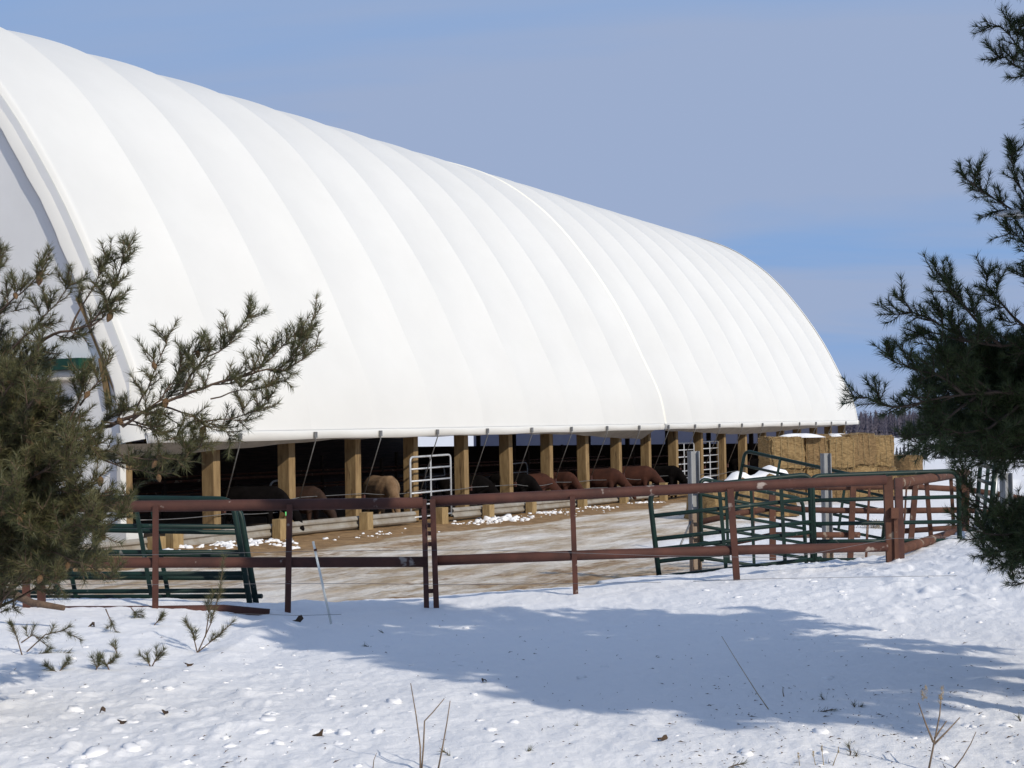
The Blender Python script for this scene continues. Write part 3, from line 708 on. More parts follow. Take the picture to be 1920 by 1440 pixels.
for (u, v, yaw, mt, me, sc, lab, tg) in COWS:
    p = B(u, v, 0); z = -0.14 - 0.016*min(u*SP, 40)
    o = link_mesh('bull' if mt == 'hide_tan' else 'cow', me, None, (p.x, p.y, z), (0, 0, BANG + R_(yaw)), (sc, sc, sc))
    o.material_slots[0].link = 'OBJECT'; o.material_slots[0].material = M[mt]
    tag(o, lab, 'bull' if mt == 'hide_tan' else 'cow', 'cattle feeding along the open side of the barn')
    if tg:
        mbt = MB(); s_ = -1
        mbt.add([(1.06, s_*0.24, 0.67), (1.06, s_*0.29, 0.67), (1.08, s_*0.31, 0.57), (1.08, s_*0.22, 0.57), (1.075, s_*0.24, 0.67), (1.075, s_*0.29, 0.67), (1.095, s_*0.31, 0.57), (1.095, s_*0.22, 0.57)],
                [(0,1,2,3),(7,6,5,4),(0,4,5,1),(1,5,6,2),(2,6,7,3),(3,7,4,0)])
        mbt.build('ear_tag', M[tg], o)

# ------------------------------------------------------------------ red pipe fence and gate (foreground)
def dep_f(px): return float(np.interp(px, [-150, 790, 1672], [14.35, 14.9, 16.0]))
def fp(px, py, off=0.0): return at(px, py, dep_f(px) + off)
def pipe(t, pts, r, name, m, n=12):
    o = Vector(t.location); return MB().tube([Vector(p)-o for p in pts], r, n).build(name, m, t)
def stay(t, p0, p1, wd, name='post', m=None):
    o = Vector(t.location); return MB().bar(Vector(p0)-o, Vector(p1)-o, wd, wd*0.6, up=(0, 1, 0)).build(name, m or M['red'], t)
lf = empty('pipe_fence', fp(400, 1180)); tag(lf, 'red brown steel pipe fence panel behind the left pine', 'fence')
pipe(lf, [fp(-160, 952), fp(240, 949.5), fp(520, 946.5), fp(792, 943)], 0.060, 'rail', M['red'])
pipe(lf, [fp(-160, 1056), fp(240, 1055), fp(520, 1054.5), fp(800, 1053.5)], 0.056, 'rail', M['red'])
pipe(lf, [fp(-160, 1148), fp(300, 1146), fp(420, 1144), fp(505, 1152)], 0.058, 'rail', M['red'])
for (x0, y0, x1, y1, wd) in ((45, 955, 51, 1175, 0.07), (74, 955, 79, 1175, 0.075), (292, 948, 291, 1180, 0.058), (543, 946, 539, 1190, 0.060)):
    stay(lf, fp(x0, y0, -0.07), fp(x1, y1, -0.07), wd)
stay(lf, fp(795, 936), fp(801, 1190), 0.055, 'post', M['redchannel'])
rg = empty('pipe_gate', fp(1250, 1150)); tag(rg, 'long red brown pipe gate section right of the double hinge posts', 'gate')
pipe(rg, [fp(808, 940), fp(960, 933), fp(1135, 924.5), fp(1340, 914), fp(1500, 906.5), fp(1660, 900)], 0.058, 'rail', M['red'])
pipe(rg, [fp(818, 1051), fp(1135, 1039.5), fp(1400, 1031), fp(1662, 1025.5)], 0.055, 'rail', M['red'])
pipe(rg, [fp(818, 1150), fp(1135, 1136), fp(1662, 1115)], 0.055, 'rail', M['red'])
for (x0, y0, x1, y1, wd, mm) in ((811, 936, 820, 1190, 0.058, 'red'), (1073, 930, 1082, 1190, 0.056, 'red'), (1369, 916, 1386, 1150, 0.072, 'red')):
    stay(rg, fp(x0, y0, -0.07), fp(x1, y1, -0.07), wd, 'post', M[mm])
stay(rg, fp(1664, 893), fp(1673, 1120), 0.10, 'post', M['rust'])
for (px, py) in ((806, 985), (807, 1000), (807, 1020), (809, 1108)):
    a = fp(px-7, py, -0.02); b = fp(px+8, py, -0.02); o = Vector(rg.location)
    MB().bar(a-o, b-o, 0.035, 0.045).build('hinge', M['redchannel'], rg)
# corner wing of the fence, receding to the right
rw = empty('pipe_fence', at(1740, 1090, 18)); tag(rw, 'short rusty pipe fence wing running back from the corner post', 'fence')
def wd_(px): return float(np.interp(px, [1680, 1812], [16.1, 20.6]))
def wp(px, py, off=0): return at(px, py, wd_(px)+off)
pipe(rw, [wp(1682, 906), wp(1812, 886)], 0.062, 'rail', M['rust'])
pipe(rw, [wp(1686, 1031), wp(1812, 992)], 0.062, 'rail', M['rust'])
stay(rw, at(1684, 896, 16.05), at(1690, 1110, 16.05), 0.085, 'post', M['redchannel'])
stay(rw, at(1679, 955, 15.95), at(1682, 1100, 15.95), 0.045, 'latch', M['rust'])
stay(rw, at(1677, 952, 15.93), at(1677, 972, 15.93), 0.085, 'latch', M['rust'])
stay(rw, wp(1737, 903, -0.05), wp(1752, 1085, -0.05), 0.052, 'post', M['rust'])
stay(rw, wp(1783, 898, -0.05), wp(1792, 1060, -0.05), 0.045, 'post', M['rust'])
stay(rw, wp(1804, 888), wp(1806, 1075), 0.13, 'post', M['rust'])

# far corral of red pipe
fc = empty('pipe_corral', at(1560, 1040, 25)); tag(fc, 'old red pipe corral with leaning posts behind the green panels', 'fence')
for (pts, r) in (([(1300,982),(1388,962),(1446,953)], 0.055), ([(1446,954),(1560,957),(1660,958),(1810,956)], 0.055), ([(1366,1019),(1450,1003)], 0.05), ([(1450,1003),(1612,1003)], 0.055), ([(1690,996),(1810,988)], 0.05), ([(1446,912),(1560,914),(1700,912),(1810,918)], 0.055), ([(1810,918),(1868,926),(1960,944)], 0.055), ([(1810,956),(1880,964),(1960,975)], 0.05)):
    pipe(fc, [at(x, y, 25) for x, y in pts], r, 'rail', M['rust'], 10)
for (x0, y0, x1, y1, wd) in ((1448,905,1449,1050,0.11),(1600,905,1594,1050,0.10),(1717,905,1705,1050,0.095),(1412,920,1414,1040,0.035),(1630,915,1624,1045,0.04),(1700,908,1692,1040,0.03),(1812,905,1812,1045,0.09),(1690,915,1683,1040,0.04)):
    stay(fc, at(x0, y0, 24.9), at(x1, y1, 24.9), wd, 'post', M['rust'])

# ------------------------------------------------------------------ green corral panels
def px_gate(label, TL, TR, BR, BL, nr=6, r=0.028, ups=(0.5,), feet=0.12, spc=None):
    return pipe_gate('corral_panel', at(*TL), at(*TR), at(*BR), at(*BL), nr, r, M['green'], label, 'corral panel', ups, 'green tube corral panels', feet, spc)
px_gate('front one of two dark green panels leaning behind the left red fence', (-80,930,16.6), (436,936,15.7), (469,1135,15.7), (-40,1140,16.6), 6, 0.029, (0.32, 0.66), 0.12, (0,0.26,0.50,0.70,0.86,1.0))
px_gate('rear one of two dark green panels leaning behind the left red fence', (-70,934,17.2), (449,948,16.1), (478,1118,16.1), (-30,1120,17.2), 5, 0.030, (0.36, 0.70), 0.16, (0,0.30,0.55,0.8,1.0))
px_gate('green tube panel with a rounded corner standing just behind the long red gate', (1217,921,17.2), (1522,889,17.6), (1528,1048,17.6), (1236,1082,17.2), 6, 0.028, (0.42, 0.80), 0.10, (0,0.29,0.56,0.68,0.82,1.0))
px_gate('green tube panel right of the grey steel posts behind the corner post', (1518,893,17.6), (1797,883,18.2), (1800,1050,18.2), (1524,1050,17.6), 5, 0.028, (0.5,), 0.18, (0,0.29,0.57,0.78,1.0))
px_gate('green tube panel slanting down to the right from the weathered tall post', (1312,897,22.8), (1505,936,24.0), (1513,1074,24.0), (1316,1046,22.8), 6, 0.030, (0.24, 0.48), 0.06)
px_gate('green tube panel tipped up against the straw bales', (1397,845,30), (1668,906,27), (1655,1010,27), (1376,955,30), 5, 0.032, (0.26, 0.72), 0.05)
px_gate('green tube panel seen nearly end on at far right under the pine', (1838,872,21.5), (1866,876,18.0), (1850,1040,18.0), (1828,1010,21.5), 6, 0.030, (0.5,), 0.1)

# ------------------------------------------------------------------ grey flanged steel posts
def steel_post(label, px, ytop, dep, wdt, rusty, lean=0.0, depth_in=0.6):
    p = at(px, ytop, dep); g = gz(p.x, p.y) ; h = p.z - g
    t = empty('steel_post', (p.x, p.y, g), R_(18)); t.rotation_euler = (0, lean, R_(18)); tag(t, label, 'post', 'grey steel posts in the corral')
    zc = h*rusty
    for (z0, z1, m, nm) in ((-depth_in, zc, M['rustpost'], 'lower_post'), (zc, h, M['steelpost'], 'upper_post')):
        mb = MB(); a = wdt/2; e = 0.0 if nm == 'lower_post' else 0.0
        mb.box((-a, -0.008, z0), (a, 0.008, z1)); mb.box((-a, -a, z0), (-a+0.014, a, z1)); mb.box((a-0.014, -a*1.0, z0), (a, a*1.0, z1))
        mb.build(nm, m, t)
    return t
steel_post('tall weathered steel post, brown below and grey above, before the paired gates', 1300, 846, 23.2, 0.155, 0.55)
steel_post('grey steel post standing in front of the straw bales', 1548, 850, 27, 0.155, 0.25)
steel_post('short grey steel post at far right under the pine branches', 1886, 887, 23, 0.15, 0.0)
MB_ = MB(); t = empty('prop_pole', at(1870, 900, 20)); tag(t, 'thin pale grey pipe leaning at far right under the pine', 'pole')
o_ = Vector(t.location); MB().tube([at(1869, 862, 20)-o_, at(1858, 1010, 20)-o_], 0.045, 10).build('pipe', M['galv'], t)

# brace strut on weathered post
t = empty('brace_rod', at(1275, 1030, 22.9)); tag(t, 'thin steel brace rod leaning on the tall weathered post', 'rod')
o_ = Vector(t.location); MB().tube([at(1295, 978, 23.0)-o_, at(1268, 1040, 22.6)-o_], 0.018, 6).build('rod', M['rod'], t)

# ------------------------------------------------------------------ straw bales
def bale_mesh(name, sx, sy, sz, seed, m, rough=0.035, round_=False):
    bmx = bmesh.new()
    if round_: bmesh.ops.create_cone(bmx, cap_ends=True, segments=28, radius1=sx/2, radius2=sx/2, depth=sz); bmesh.ops.subdivide_edges(bmx, edges=[e for e in bmx.edges if abs(e.verts[0].co.z-e.verts[1].co.z) > 0.1], cuts=8)
    else:
        bmesh.ops.create_cube(bmx, size=1); bmesh.ops.bevel(bmx, geom=bmx.edges[:], offset=0.06, segments=2, affect='EDGES')
        bmesh.ops.subdivide_edges(bmx, edges=bmx.edges[:], cuts=7, use_grid_fill=True)
        for v in bmx.verts: v.co = Vector((v.co.x*sx, v.co.y*sy, v.co.z*sz))
    r_ = random.Random(seed)
    from mathutils import noise as mn
    off = Vector((r_.uniform(0, 50), r_.uniform(0, 50), 0))
    for v in bmx.verts:
        d = mn.noise_vector(v.co*2.2 + off)*rough*1.4 + mn.noise_vector(v.co*8 + off)*rough*0.7
        if not round_:
            g = 0.5 + 0.5*math.cos(v.co.z/sz*2*math.pi*3)
            v.co.x *= 1 - 0.012*g; v.co.y *= 1 - 0.012*g
        v.co += d
    me = bpy.data.meshes.new(name); bmx.to_mesh(me); bmx.free(); me.materials.append(m)
    return me
def snow_patch(name, rx, ry, h, seed, n=14):
    r_ = random.Random(seed); V_ = []; rings = 6
    ph = [r_.uniform(0, 6.28) for _ in range(4)]
    for j in range(rings+1):
        t = j/rings
        for k in range(n*2):
            a = 2*math.pi*k/(n*2); wob = 1 + 0.18*math.sin(2*a+ph[0]) + 0.12*math.sin(3*a+ph[1]) + 0.08*math.sin(5*a+ph[2])
            V_.append((rx*t*wob*math.cos(a), ry*t*wob*math.sin(a), h*(1-t**2.5)*(1+0.3*math.sin(3*a+ph[3])*t)))
    m_ = n*2
    F_ = [(j*m_+k, (j+1)*m_+k, (j+1)*m_+(k+1)%m_, j*m_+(k+1)%m_) for j in range(rings) for k in range(m_)]
    mb = MB(); mb.add(V_, F_, True); return mb
bale_defs = [(1470, 54.0, 1.42, 0.12, 'left end'), (1524, 55.2, 1.30, 0.30, 'second from left'), (1566, 55.4, 1.25, 0.2, 'third from left'), (1607, 55.8, 1.30, 0.35, 'fourth from left'), (1646, 56.2, 1.25, 0.18, 'right end')]
ztop = {0: (820, 1.28), 1: (816, 1.30), 2: (820, 1.26), 3: (814, 1.30), 4: (818, 1.28)}
for i, (px, dep, wd, yaw, nm) in enumerate(bale_defs):
    top = at(px, ztop[i][0], dep); hh = ztop[i][1]
    for lv in (0, 1):
        me = bale_mesh('bale', wd*(1.0 if lv == 0 else 1.03), 1.5, hh, i*7+lv, M['hay'] if (i+lv) % 2 == 0 else M['hay_dark'], 0.05)
        o = link_mesh('straw_bale', me, None, (top.x + rng.uniform(-0.05, 0.05), top.y + 0.6 + rng.uniform(-0.1, 0.1), top.z - hh/2 - lv*(hh*0.985)), (rng.uniform(-0.03, 0.03), rng.uniform(-0.03, 0.03), yaw + rng.uniform(-0.06, 0.06)))
        tw = MB()
        for q in range(5):
            xx = -wd*0.40 + q*wd*0.20; tw.tube([(xx, -0.765, -hh/2), (xx + 0.01, -0.775, 0), (xx, -0.765, hh/2), (xx, 0.0, hh/2 + 0.012)], 0.008, 4)
        tw.build('twine', M['straw'], o)
        ls = MB(); r9 = random.Random(i*11+lv)
        for q in range(260):
            fx = r9.choice((0, 0, 1)); px_ = r9.uniform(-0.5, 0.5)*wd; py_ = -0.76; pz_ = r9.uniform(-0.5, 0.52)*hh
            if fx: py_ = r9.uniform(-0.75, 0.75); pz_ = hh*0.5
            d_ = Vector((r9.gauss(0, 1), -abs(r9.gauss(0, 0.5)), r9.gauss(0, 0.8) + (0.6 if fx else -0.2))).normalized()*r9.uniform(0.05, 0.16); c_ = Vector((px_, py_, pz_)); e_ = d_.orthogonal().normalized()*0.006
            ls.add([c_-e_, c_+e_, c_+d_], [(0, 1, 2)])
        tag(ls.build('loose_straw', M['straw'], o), kind='stuff')
        tag(o, ('upper' if lv == 0 else 'lower') + ' straw bale of the stack at the ' + nm + ' of the row' if 'end' in nm else ('upper' if lv == 0 else 'lower') + ' straw bale of the stack ' + nm + ' in the row', 'straw bale', 'straw bales stacked beside the barn')
for i, (px, py, dep, rx, lab) in enumerate(((1500, 819, 54.5, 0.8, 'thin snow patch on top of the left bale stack'), (1567, 819, 55.8, 0.55, 'thin snow patch on top of the middle bale stack'))):
    p = at(px, py, dep + 0.5); o = snow_patch('snow_patch', rx, 0.6, 0.16, i+3).build('snow_patch', M['snowcap']); o.location = p - Vector((0, 0, 0.03)); tag(o, lab, 'snow')
rb = link_mesh('straw_bale', bale_mesh('round_bale', 1.25, 1.25, 1.25, 91, M['hay_dark'], 0.05, True), None, at(1702, 853, 60) - Vector((0, 0, 0.62)), (0, 0, 0.3))
tag(rb, 'round straw bale standing alone right of the stacks', 'straw bale', 'straw bales stacked beside the barn')
# broken bale mound with a snow cover, in front of the stacks
def mound(name, pts, m, seed, amp=0.1):
    """pts: list of (x along, half depth, top z) sections; built round local origin"""
    r_ = random.Random(seed); V_ = []; n = 16
    from mathutils import noise as mn
    for (x, hd, z) in pts:
        for k in range(n+1):
            a = math.pi*k/n; p = Vector((x, -math.cos(a)*hd, max(0.0, math.sin(a))**0.6*z))
            p += mn.noise_vector(p*1.8 + Vector((seed, 0, 0)))*amp + mn.noise_vector(p*6 + Vector((seed, 0, 0)))*amp*0.45
            V_.append(p)
    F_ = [(j*(n+1)+k, j*(n+1)+k+1, (j+1)*(n+1)+k+1, (j+1)*(n+1)+k) for j in range(len(pts)-1) for k in range(n)]
    mb = MB(); mb.add(V_, F_, False); return mb.mesh(name, m)
mp_ = at(1395, 950, 44); mz = gz(mp_.x, mp_.y)
hm = empty('hay_mound', (mp_.x, mp_.y, mz), 0.35); tag(hm, 'broken straw bale heap with snow lying along its top', 'hay heap')
secs = [(-1.9, 0.2, 0.1)] + [(-1.7+0.17*i, 0.75+0.2*math.sin(i), 1.02+0.12*math.sin(i*0.9)+0.020*i) for i in range(20)] + [(1.75, 0.2, 0.2)]
link_mesh('straw', mound('straw', secs, M['hay'], 4, 0.14), hm)
secs2 = [(-1.75, 0.1, 0.8)] + [(-1.6+0.16*i, 0.42+0.1*math.sin(i*1.3), 1.15+0.12*math.sin(i*0.9)+0.022*i) for i in range(20)] + [(1.65, 0.15, 1.3)]
def cap_mesh(secs, m):
    from mathutils import noise as mn
    V_ = []; n = 12
    for (x, hd, z) in secs:
        for k in range(n+1):
            t = -1 + 2*k/n; p = Vector((x, t*hd, z - 0.30*abs(t)**3)); p += mn.noise_vector(p*2.5)*0.06; V_.append(p)
    F_ = [(j*(n+1)+k, j*(n+1)+k+1, (j+1)*(n+1)+k+1, (j+1)*(n+1)+k) for j in range(len(secs)-1) for k in range(n)]
    mb = MB(); mb.add(V_, F_, True); return mb.mesh('snow', m)
link_mesh('snow_cover', cap_mesh(secs2, M['snowcap']), hm)

# straw scraps in the pens
def straw_heap(label, px, py, rx, seed, h=0.14):
    p = atz(px, py, 0.25)
    for _ in range(4): p = atz(px, py, gz(p.x, p.y))
    r_ = random.Random(seed); mb = MB()
    for i in range(260):
        a = r_.uniform(0, 6.28); q = abs(r_.gauss(0, 0.45)); x = math.cos(a)*q*rx; y = math.sin(a)*q*rx*0.8; z = h*max(0, 1-q)*r_.random() + 0.02
        d = Vector((r_.uniform(-1, 1), r_.uniform(-1, 1), r_.uniform(-0.2, 0.5))).normalized()*r_.uniform(0.06, 0.16)
        c = Vector((x, y, z)); sd_ = d.cross(Vector((0, 0, 1))).normalized()*0.006
        mb.add([c-d-sd_, c-d+sd_, c+d+sd_, c+d-sd_], [(0, 1, 2, 3)])
    o = mb.build('straw_heap', M['straw']); o.location = p; tag(o, label, 'straw')
straw_heap('scatter of golden straw on the snow before the green panels', 1555, 1065, 0.5, 1)
straw_heap('small heap of pale straw on the pen snow behind the corner post', 1640, 990, 0.55, 2, 0.2)

# chunky snow thrown up along the barn foot
def clod_mesh(seed, sub=2):
    bmx = bmesh.new(); bmesh.ops.create_icosphere(bmx, subdivisions=sub, radius=1)
    from mathutils import noise as mn
    for v in bmx.verts:
        v.co *= 1 + 0.75*mn.noise(v.co*1.3 + Vector((seed*3.1, 0, 0))) + 0.38*mn.noise(v.co*3.2 + Vector((seed, 4, 0)))
        v.co.z *= 0.75
    V_ = [v.co.copy() for v in bmx.verts]; F_ = [tuple(x.index for x in f.verts) for f in bmx.faces]; bmx.free(); return V_, F_
clods = [clod_mesh(i) for i in range(8)]
def clod_field(name, items, label, smooth=True):
    mb = MB()
    for (x, y, s, sq) in items:
        V_, F_ = clods[rng.randrange(8)]; a = rng.uniform(0, 6.28); ca, sa = math.cos(a), math.sin(a)
        z = gz(x, y) - s*0.08
        mb.add([(x + s*(ca*v.x - sa*v.y), y + s*(sa*v.x + ca*v.y), z + s*sq*v.z) for v in V_], F_, smooth)
    o = mb.build(name, M['snowcap']); tag(o, label, 'snow', kind='stuff'); return o
its = []
for (u, v, n, sx, sy, s) in ((4.72, -1.9, 90, 0.45, 0.40, 0.085), (4.3, -1.9, 60, 0.8, 0.35, 0.05), (5.75, -1.75, 45, 0.25, 0.30, 0.075), (0.6, -2.0, 90, 1.0, 0.5, 0.09), (2.1, -2.6, 24, 0.9, 0.3, 0.04), (7.0, -2.0, 40, 0.5, 0.4, 0.06), (8.3, -2.1, 36, 0.5, 0.3, 0.07), (6.2, -2.2, 40, 2.2, 0.6, 0.035)):
    for i in range(n):
        q = B(u, v, 0) + BD*rng.gauss(0, sx) + BI*rng.gauss(0, sy); its.append((q.x, q.y, s*rng.uniform(0.3, 1.3), 0.9))
for i in range(14):
    q = B(4.75, -1.85, 0) + BD*rng.gauss(0, 0.3) + BI*rng.gauss(0, 0.15); its.append((q.x, q.y, rng.uniform(0.10, 0.17), 1.0))
clod_field('snow_chunks', its, 'broken snow chunks heaped along the foot of the barn posts')
its = []
for i in range(300):
    r_ = rng.random()
    if r_ < 0.45: px, py = rng.uniform(-60, 900), rng.uniform(1170, 1470)
    elif r_ < 0.75: px, py = rng.uniform(1300, 2000), rng.uniform(1065, 1200)
    elif r_ < 0.9: px, py = rng.uniform(1500, 2000), rng.uniform(1330, 1470)
    else: px, py = rng.uniform(500, 2000), rng.uniform(1120, 1470)
    p = atz(px, py, 0.95); p = atz(px, py, gz(p.x, p.y))
    if p.y > 15.5 or p.y < 4: continue
    s = 0.008 + 0.034*rng.random()**3
    its.append((p.x, p.y, s, 0.6))
for (px, py, s) in ((240, 1398, 0.095), (175, 1412, 0.11), (500, 1352, 0.085), (740, 1317, 0.075), (962, 1357, 0.05), (918, 1368, 0.055), (1090, 1268, 0.07), (1135, 1245, 0.05), (640, 1375, 0.075), (610, 1370, 0.06), (460, 1292, 0.07), (30, 1262, 0.07), (55, 1300, 0.085), (140, 1330, 0.08), (270, 1272, 0.06), (875, 1163, 0.055), (770, 1242, 0.04), (1660, 1365, 0.06), (520, 1245, 0.07), (560, 1290, 0.06), (150, 1440, 0.09), (430, 1400, 0.06), (1400, 1412, 0.07)):
    p = atz(px, py, 0.95); p = atz(px, py, gz(p.x, p.y)); its.append((p.x, p.y, s*0.62, 0.7))
clod_field('snow_clods', its, 'small snow clods scattered over the foreground snow')

# ------------------------------------------------------------------ pines
class Pine:
    def __init__(s, seed, nl=0.052, nw=0.0024, dens=1.0):
        s.r = random.Random(seed); s.bv = MB(); s.seg = []; s.extra = []; s.nl = nl; s.nw = nw; s.dens = dens; s.conespots = []
    def needles(s, pts, per_m, l=None, tone=0.5):
        l = l or s.nl
        for a, b in zip(pts[:-1], pts[1:]):
            L = (b - a).length
            if L < 1e-5: continue
            n = int(L*per_m*s.dens + s.r.random())
            if n: s.seg.append((a.x, a.y, a.z, b.x, b.y, b.z, n, l, tone))
    def gen(s):
        q = np.array(s.seg); nr_ = np.random.RandomState(s.r.randrange(99999))
        n = q[:, 6].astype(int); q = np.repeat(q, n, axis=0); N = len(q)
        A_ = q[:, :3]; D_ = q[:, 3:6] - A_; ax = D_/np.linalg.norm(D_, axis=1)[:, None]
        ref = np.where(np.abs(ax[:, 2:3]) < 0.8, np.array([[0, 0, 1.0]]), np.array([[1.0, 0, 0]]))
        x = np.cross(ax, ref); x /= np.linalg.norm(x, axis=1)[:, None]; y = np.cross(ax, x)
        an_ = nr_.uniform(0, 6.283, (N, 1)); sp_ = nr_.uniform(0.5, 1.05, (N, 1))
        p = A_ + D_*nr_.rand(N, 1)
        d = ax*np.cos(sp_) + (x*np.cos(an_) + y*np.sin(an_))*np.sin(sp_); d[:, 2] += 0.10; d /= np.linalg.norm(d, axis=1)[:, None]
        wv = np.cross(d, nr_.normal(size=(N, 3))); wv /= np.linalg.norm(wv, axis=1)[:, None] + 1e-9; wv *= s.nw*0.5
        ll = q[:, 7:8]*nr_.uniform(0.7, 1.15, (N, 1))
        V_ = np.stack([p - wv, p + wv, p + d*ll], 1).reshape(-1, 3)
        return V_, np.clip(nr_.normal(q[:, 8], 0.22), 0, 1)
    def tuft_end(s, p, ax, tone):
        s.needles([p - ax*0.02, p + ax*0.006], 1100, s.nl*0.9, tone)
    def shoot(s, p, d, L, tone, r0=0.0035):
        r = s.r; n = 3; pts = [p]; dd = d.copy()
        for i in range(n):
            dd = (dd + Vector((r.gauss(0, 0.10), r.gauss(0, 0.10), r.gauss(0, 0.08) + 0.10))).normalized(); pts.append(pts[-1] + dd*(L/n))
        s.bv.tube(pts, [r0, r0*0.85, r0*0.7, r0*0.5], 4, False)
        s.needles(pts, 900, None, tone); s.tuft_end(pts[-1], dd, tone)
        if r.random() < 0.10: s.conespots.append((pts[0].copy(), dd.copy()))
        return pts
    def twig(s, p, d, L, tone, r0):
        """side twig that carries shoots"""
        r = s.r; n = max(3, int(L/0.07)); pts = [p]; dd = d.copy()
        for i in range(n):
            dd = (dd + Vector((r.gauss(0, 0.11), r.gauss(0, 0.11), r.gauss(0, 0.08) + 0.07))).normalized(); pts.append(pts[-1] + dd*(L/n))
        s.bv.tube(pts, [r0*(1-0.6*i/n) for i in range(n+1)], 5, False)
        k0 = max(1, int(n*0.35))
        s.needles(pts[k0:], 620, None, tone); s.tuft_end(pts[-1], dd, tone)
        for i in range(k0, n+1):
            for q in range(2 if i < n else 3):
                if r.random() < 0.72:
                    ax = (pts[i] - pts[i-1]).normalized(); lat = ax.orthogonal(); lat.rotate(Matrix.Rotation(r.uniform(0, 6.28), 3, ax)); lat.normalize()
                    s.shoot(pts[i], (ax*0.75 + lat*0.75 + Vector((0, 0, 0.18))).normalized(), r.uniform(0.06, 0.13), min(1, max(0, tone + r.gauss(0, 0.12))))
    def limb(s, path, r0=0.014, start=0.25, gap=0.085, tl=(0.16, 0.34), tone=0.5, fill=1.0):
        r = s.r; path = [Vector(p) for p in path]
        # resample
        pts = [path[0]]
        for a, b in zip(path[:-1], path[1:]):
            n = max(1, int((b-a).length/0.06))
            for i in range(1, n+1): pts.append(a.lerp(b, i/n))
        for i in range(1, len(pts)-1): pts[i] = (pts[i-1] + pts[i]*2 + pts[i+1])/4 + Vector((r.gauss(0, 0.004), r.gauss(0, 0.004), r.gauss(0, 0.004)))
        N = len(pts)
        s.bv.tube(pts, [max(0.003, r0*(1-0.8*i/(N-1))) for i in range(N)], 6, False)
        tot = sum((b-a).length for a, b in zip(pts[:-1], pts[1:])); acc = 0; nxt = tot*start
        for i in range(1, N):
            acc += (pts[i]-pts[i-1]).length
            while acc >= nxt:
                t = acc/tot; nxt += gap*r.uniform(0.7, 1.3)
                if r.random() > fill: continue
                ax = (pts[min(i+1, N-1)] - pts[i-1]).normalized(); lat = ax.orthogonal(); lat.rotate(Matrix.Rotation(r.uniform(0, 6.28), 3, ax)); lat.normalize()
                d = (ax*0.8 + lat*0.8 + Vector((0, 0, 0.15))).normalized()
                s.twig(pts[i], d, r.uniform(*tl)*(1.1 - 0.65*t), min(1, max(0, tone + r.gauss(0, 0.12))), r0*0.35)
        k = max(1, N - 4); s.needles(pts[k:], 800, None, tone); s.tuft_end(pts[-1], (pts[-1]-pts[-2]).normalized(), tone)
        for q in range(3):
            ax = (pts[-1]-pts[-2]).normalized(); lat = ax.orthogonal(); lat.rotate(Matrix.Rotation(r.uniform(0, 6.28), 3, ax))
            s.shoot(pts[max(0, N - 1 - q)], (ax + lat.normalized()*0.6).normalized(), r.uniform(0.06, 0.12), tone)
    def build(s, root, mneedle, mbark='bark'):
        base = Vector(root.location)
        V_, tone = s.gen()
        for e in s.extra:
            v2, t2 = e.gen(); V_ = np.concatenate([V_, v2]); tone = np.concatenate([tone, t2])
        V_ = V_ - np.array(base); n = len(V_)//3
        me = np_mesh('crown', V_, np.arange(n*3).reshape(n, 3), mneedle, False)
        a = me.attributes.new('tone', 'FLOAT', 'POINT'); a.data.foreach_set('value', np.repeat(tone.astype(np.float32), 3))
        o = bpy.data.objects.new('crown', me); C.objects.link(o); o.parent = root
        mb = MB(); mb.v = [tuple(Vector(v) - base) for v in s.bv.v]; mb.f = s.bv.f; mb.sm = s.bv.sm
        mb.build('branches', M[mbark], root)
        return n
def cone_mesh():
    mb = MB(); n = 9; V_ = []; prof_ = [(0.0, 0.004), (0.006, 0.011), (0.016, 0.0165), (0.028, 0.0165), (0.040, 0.012), (0.050, 0.006), (0.055, 0.001)]
    for j, (z, q) in enumerate(prof_):
        for k in range(n):
            a = 2*math.pi*(k + 0.5*(j % 2))/n; V_.append((q*math.cos(a), q*math.sin(a), -z))
    F_ = [(j*n+k, j*n+(k+1)%n, (j+1)*n+(k+1)%n, (j+1)*n+k) for j in range(len(prof_)-1) for k in range(n)]
    mb.add(V_, F_, False); return mb.mesh('cone', M['cone'])
CONE = cone_mesh()
def jit(p, a): return p + Vector((rng.gauss(0, a), rng.gauss(0, a), rng.gauss(0, a)))

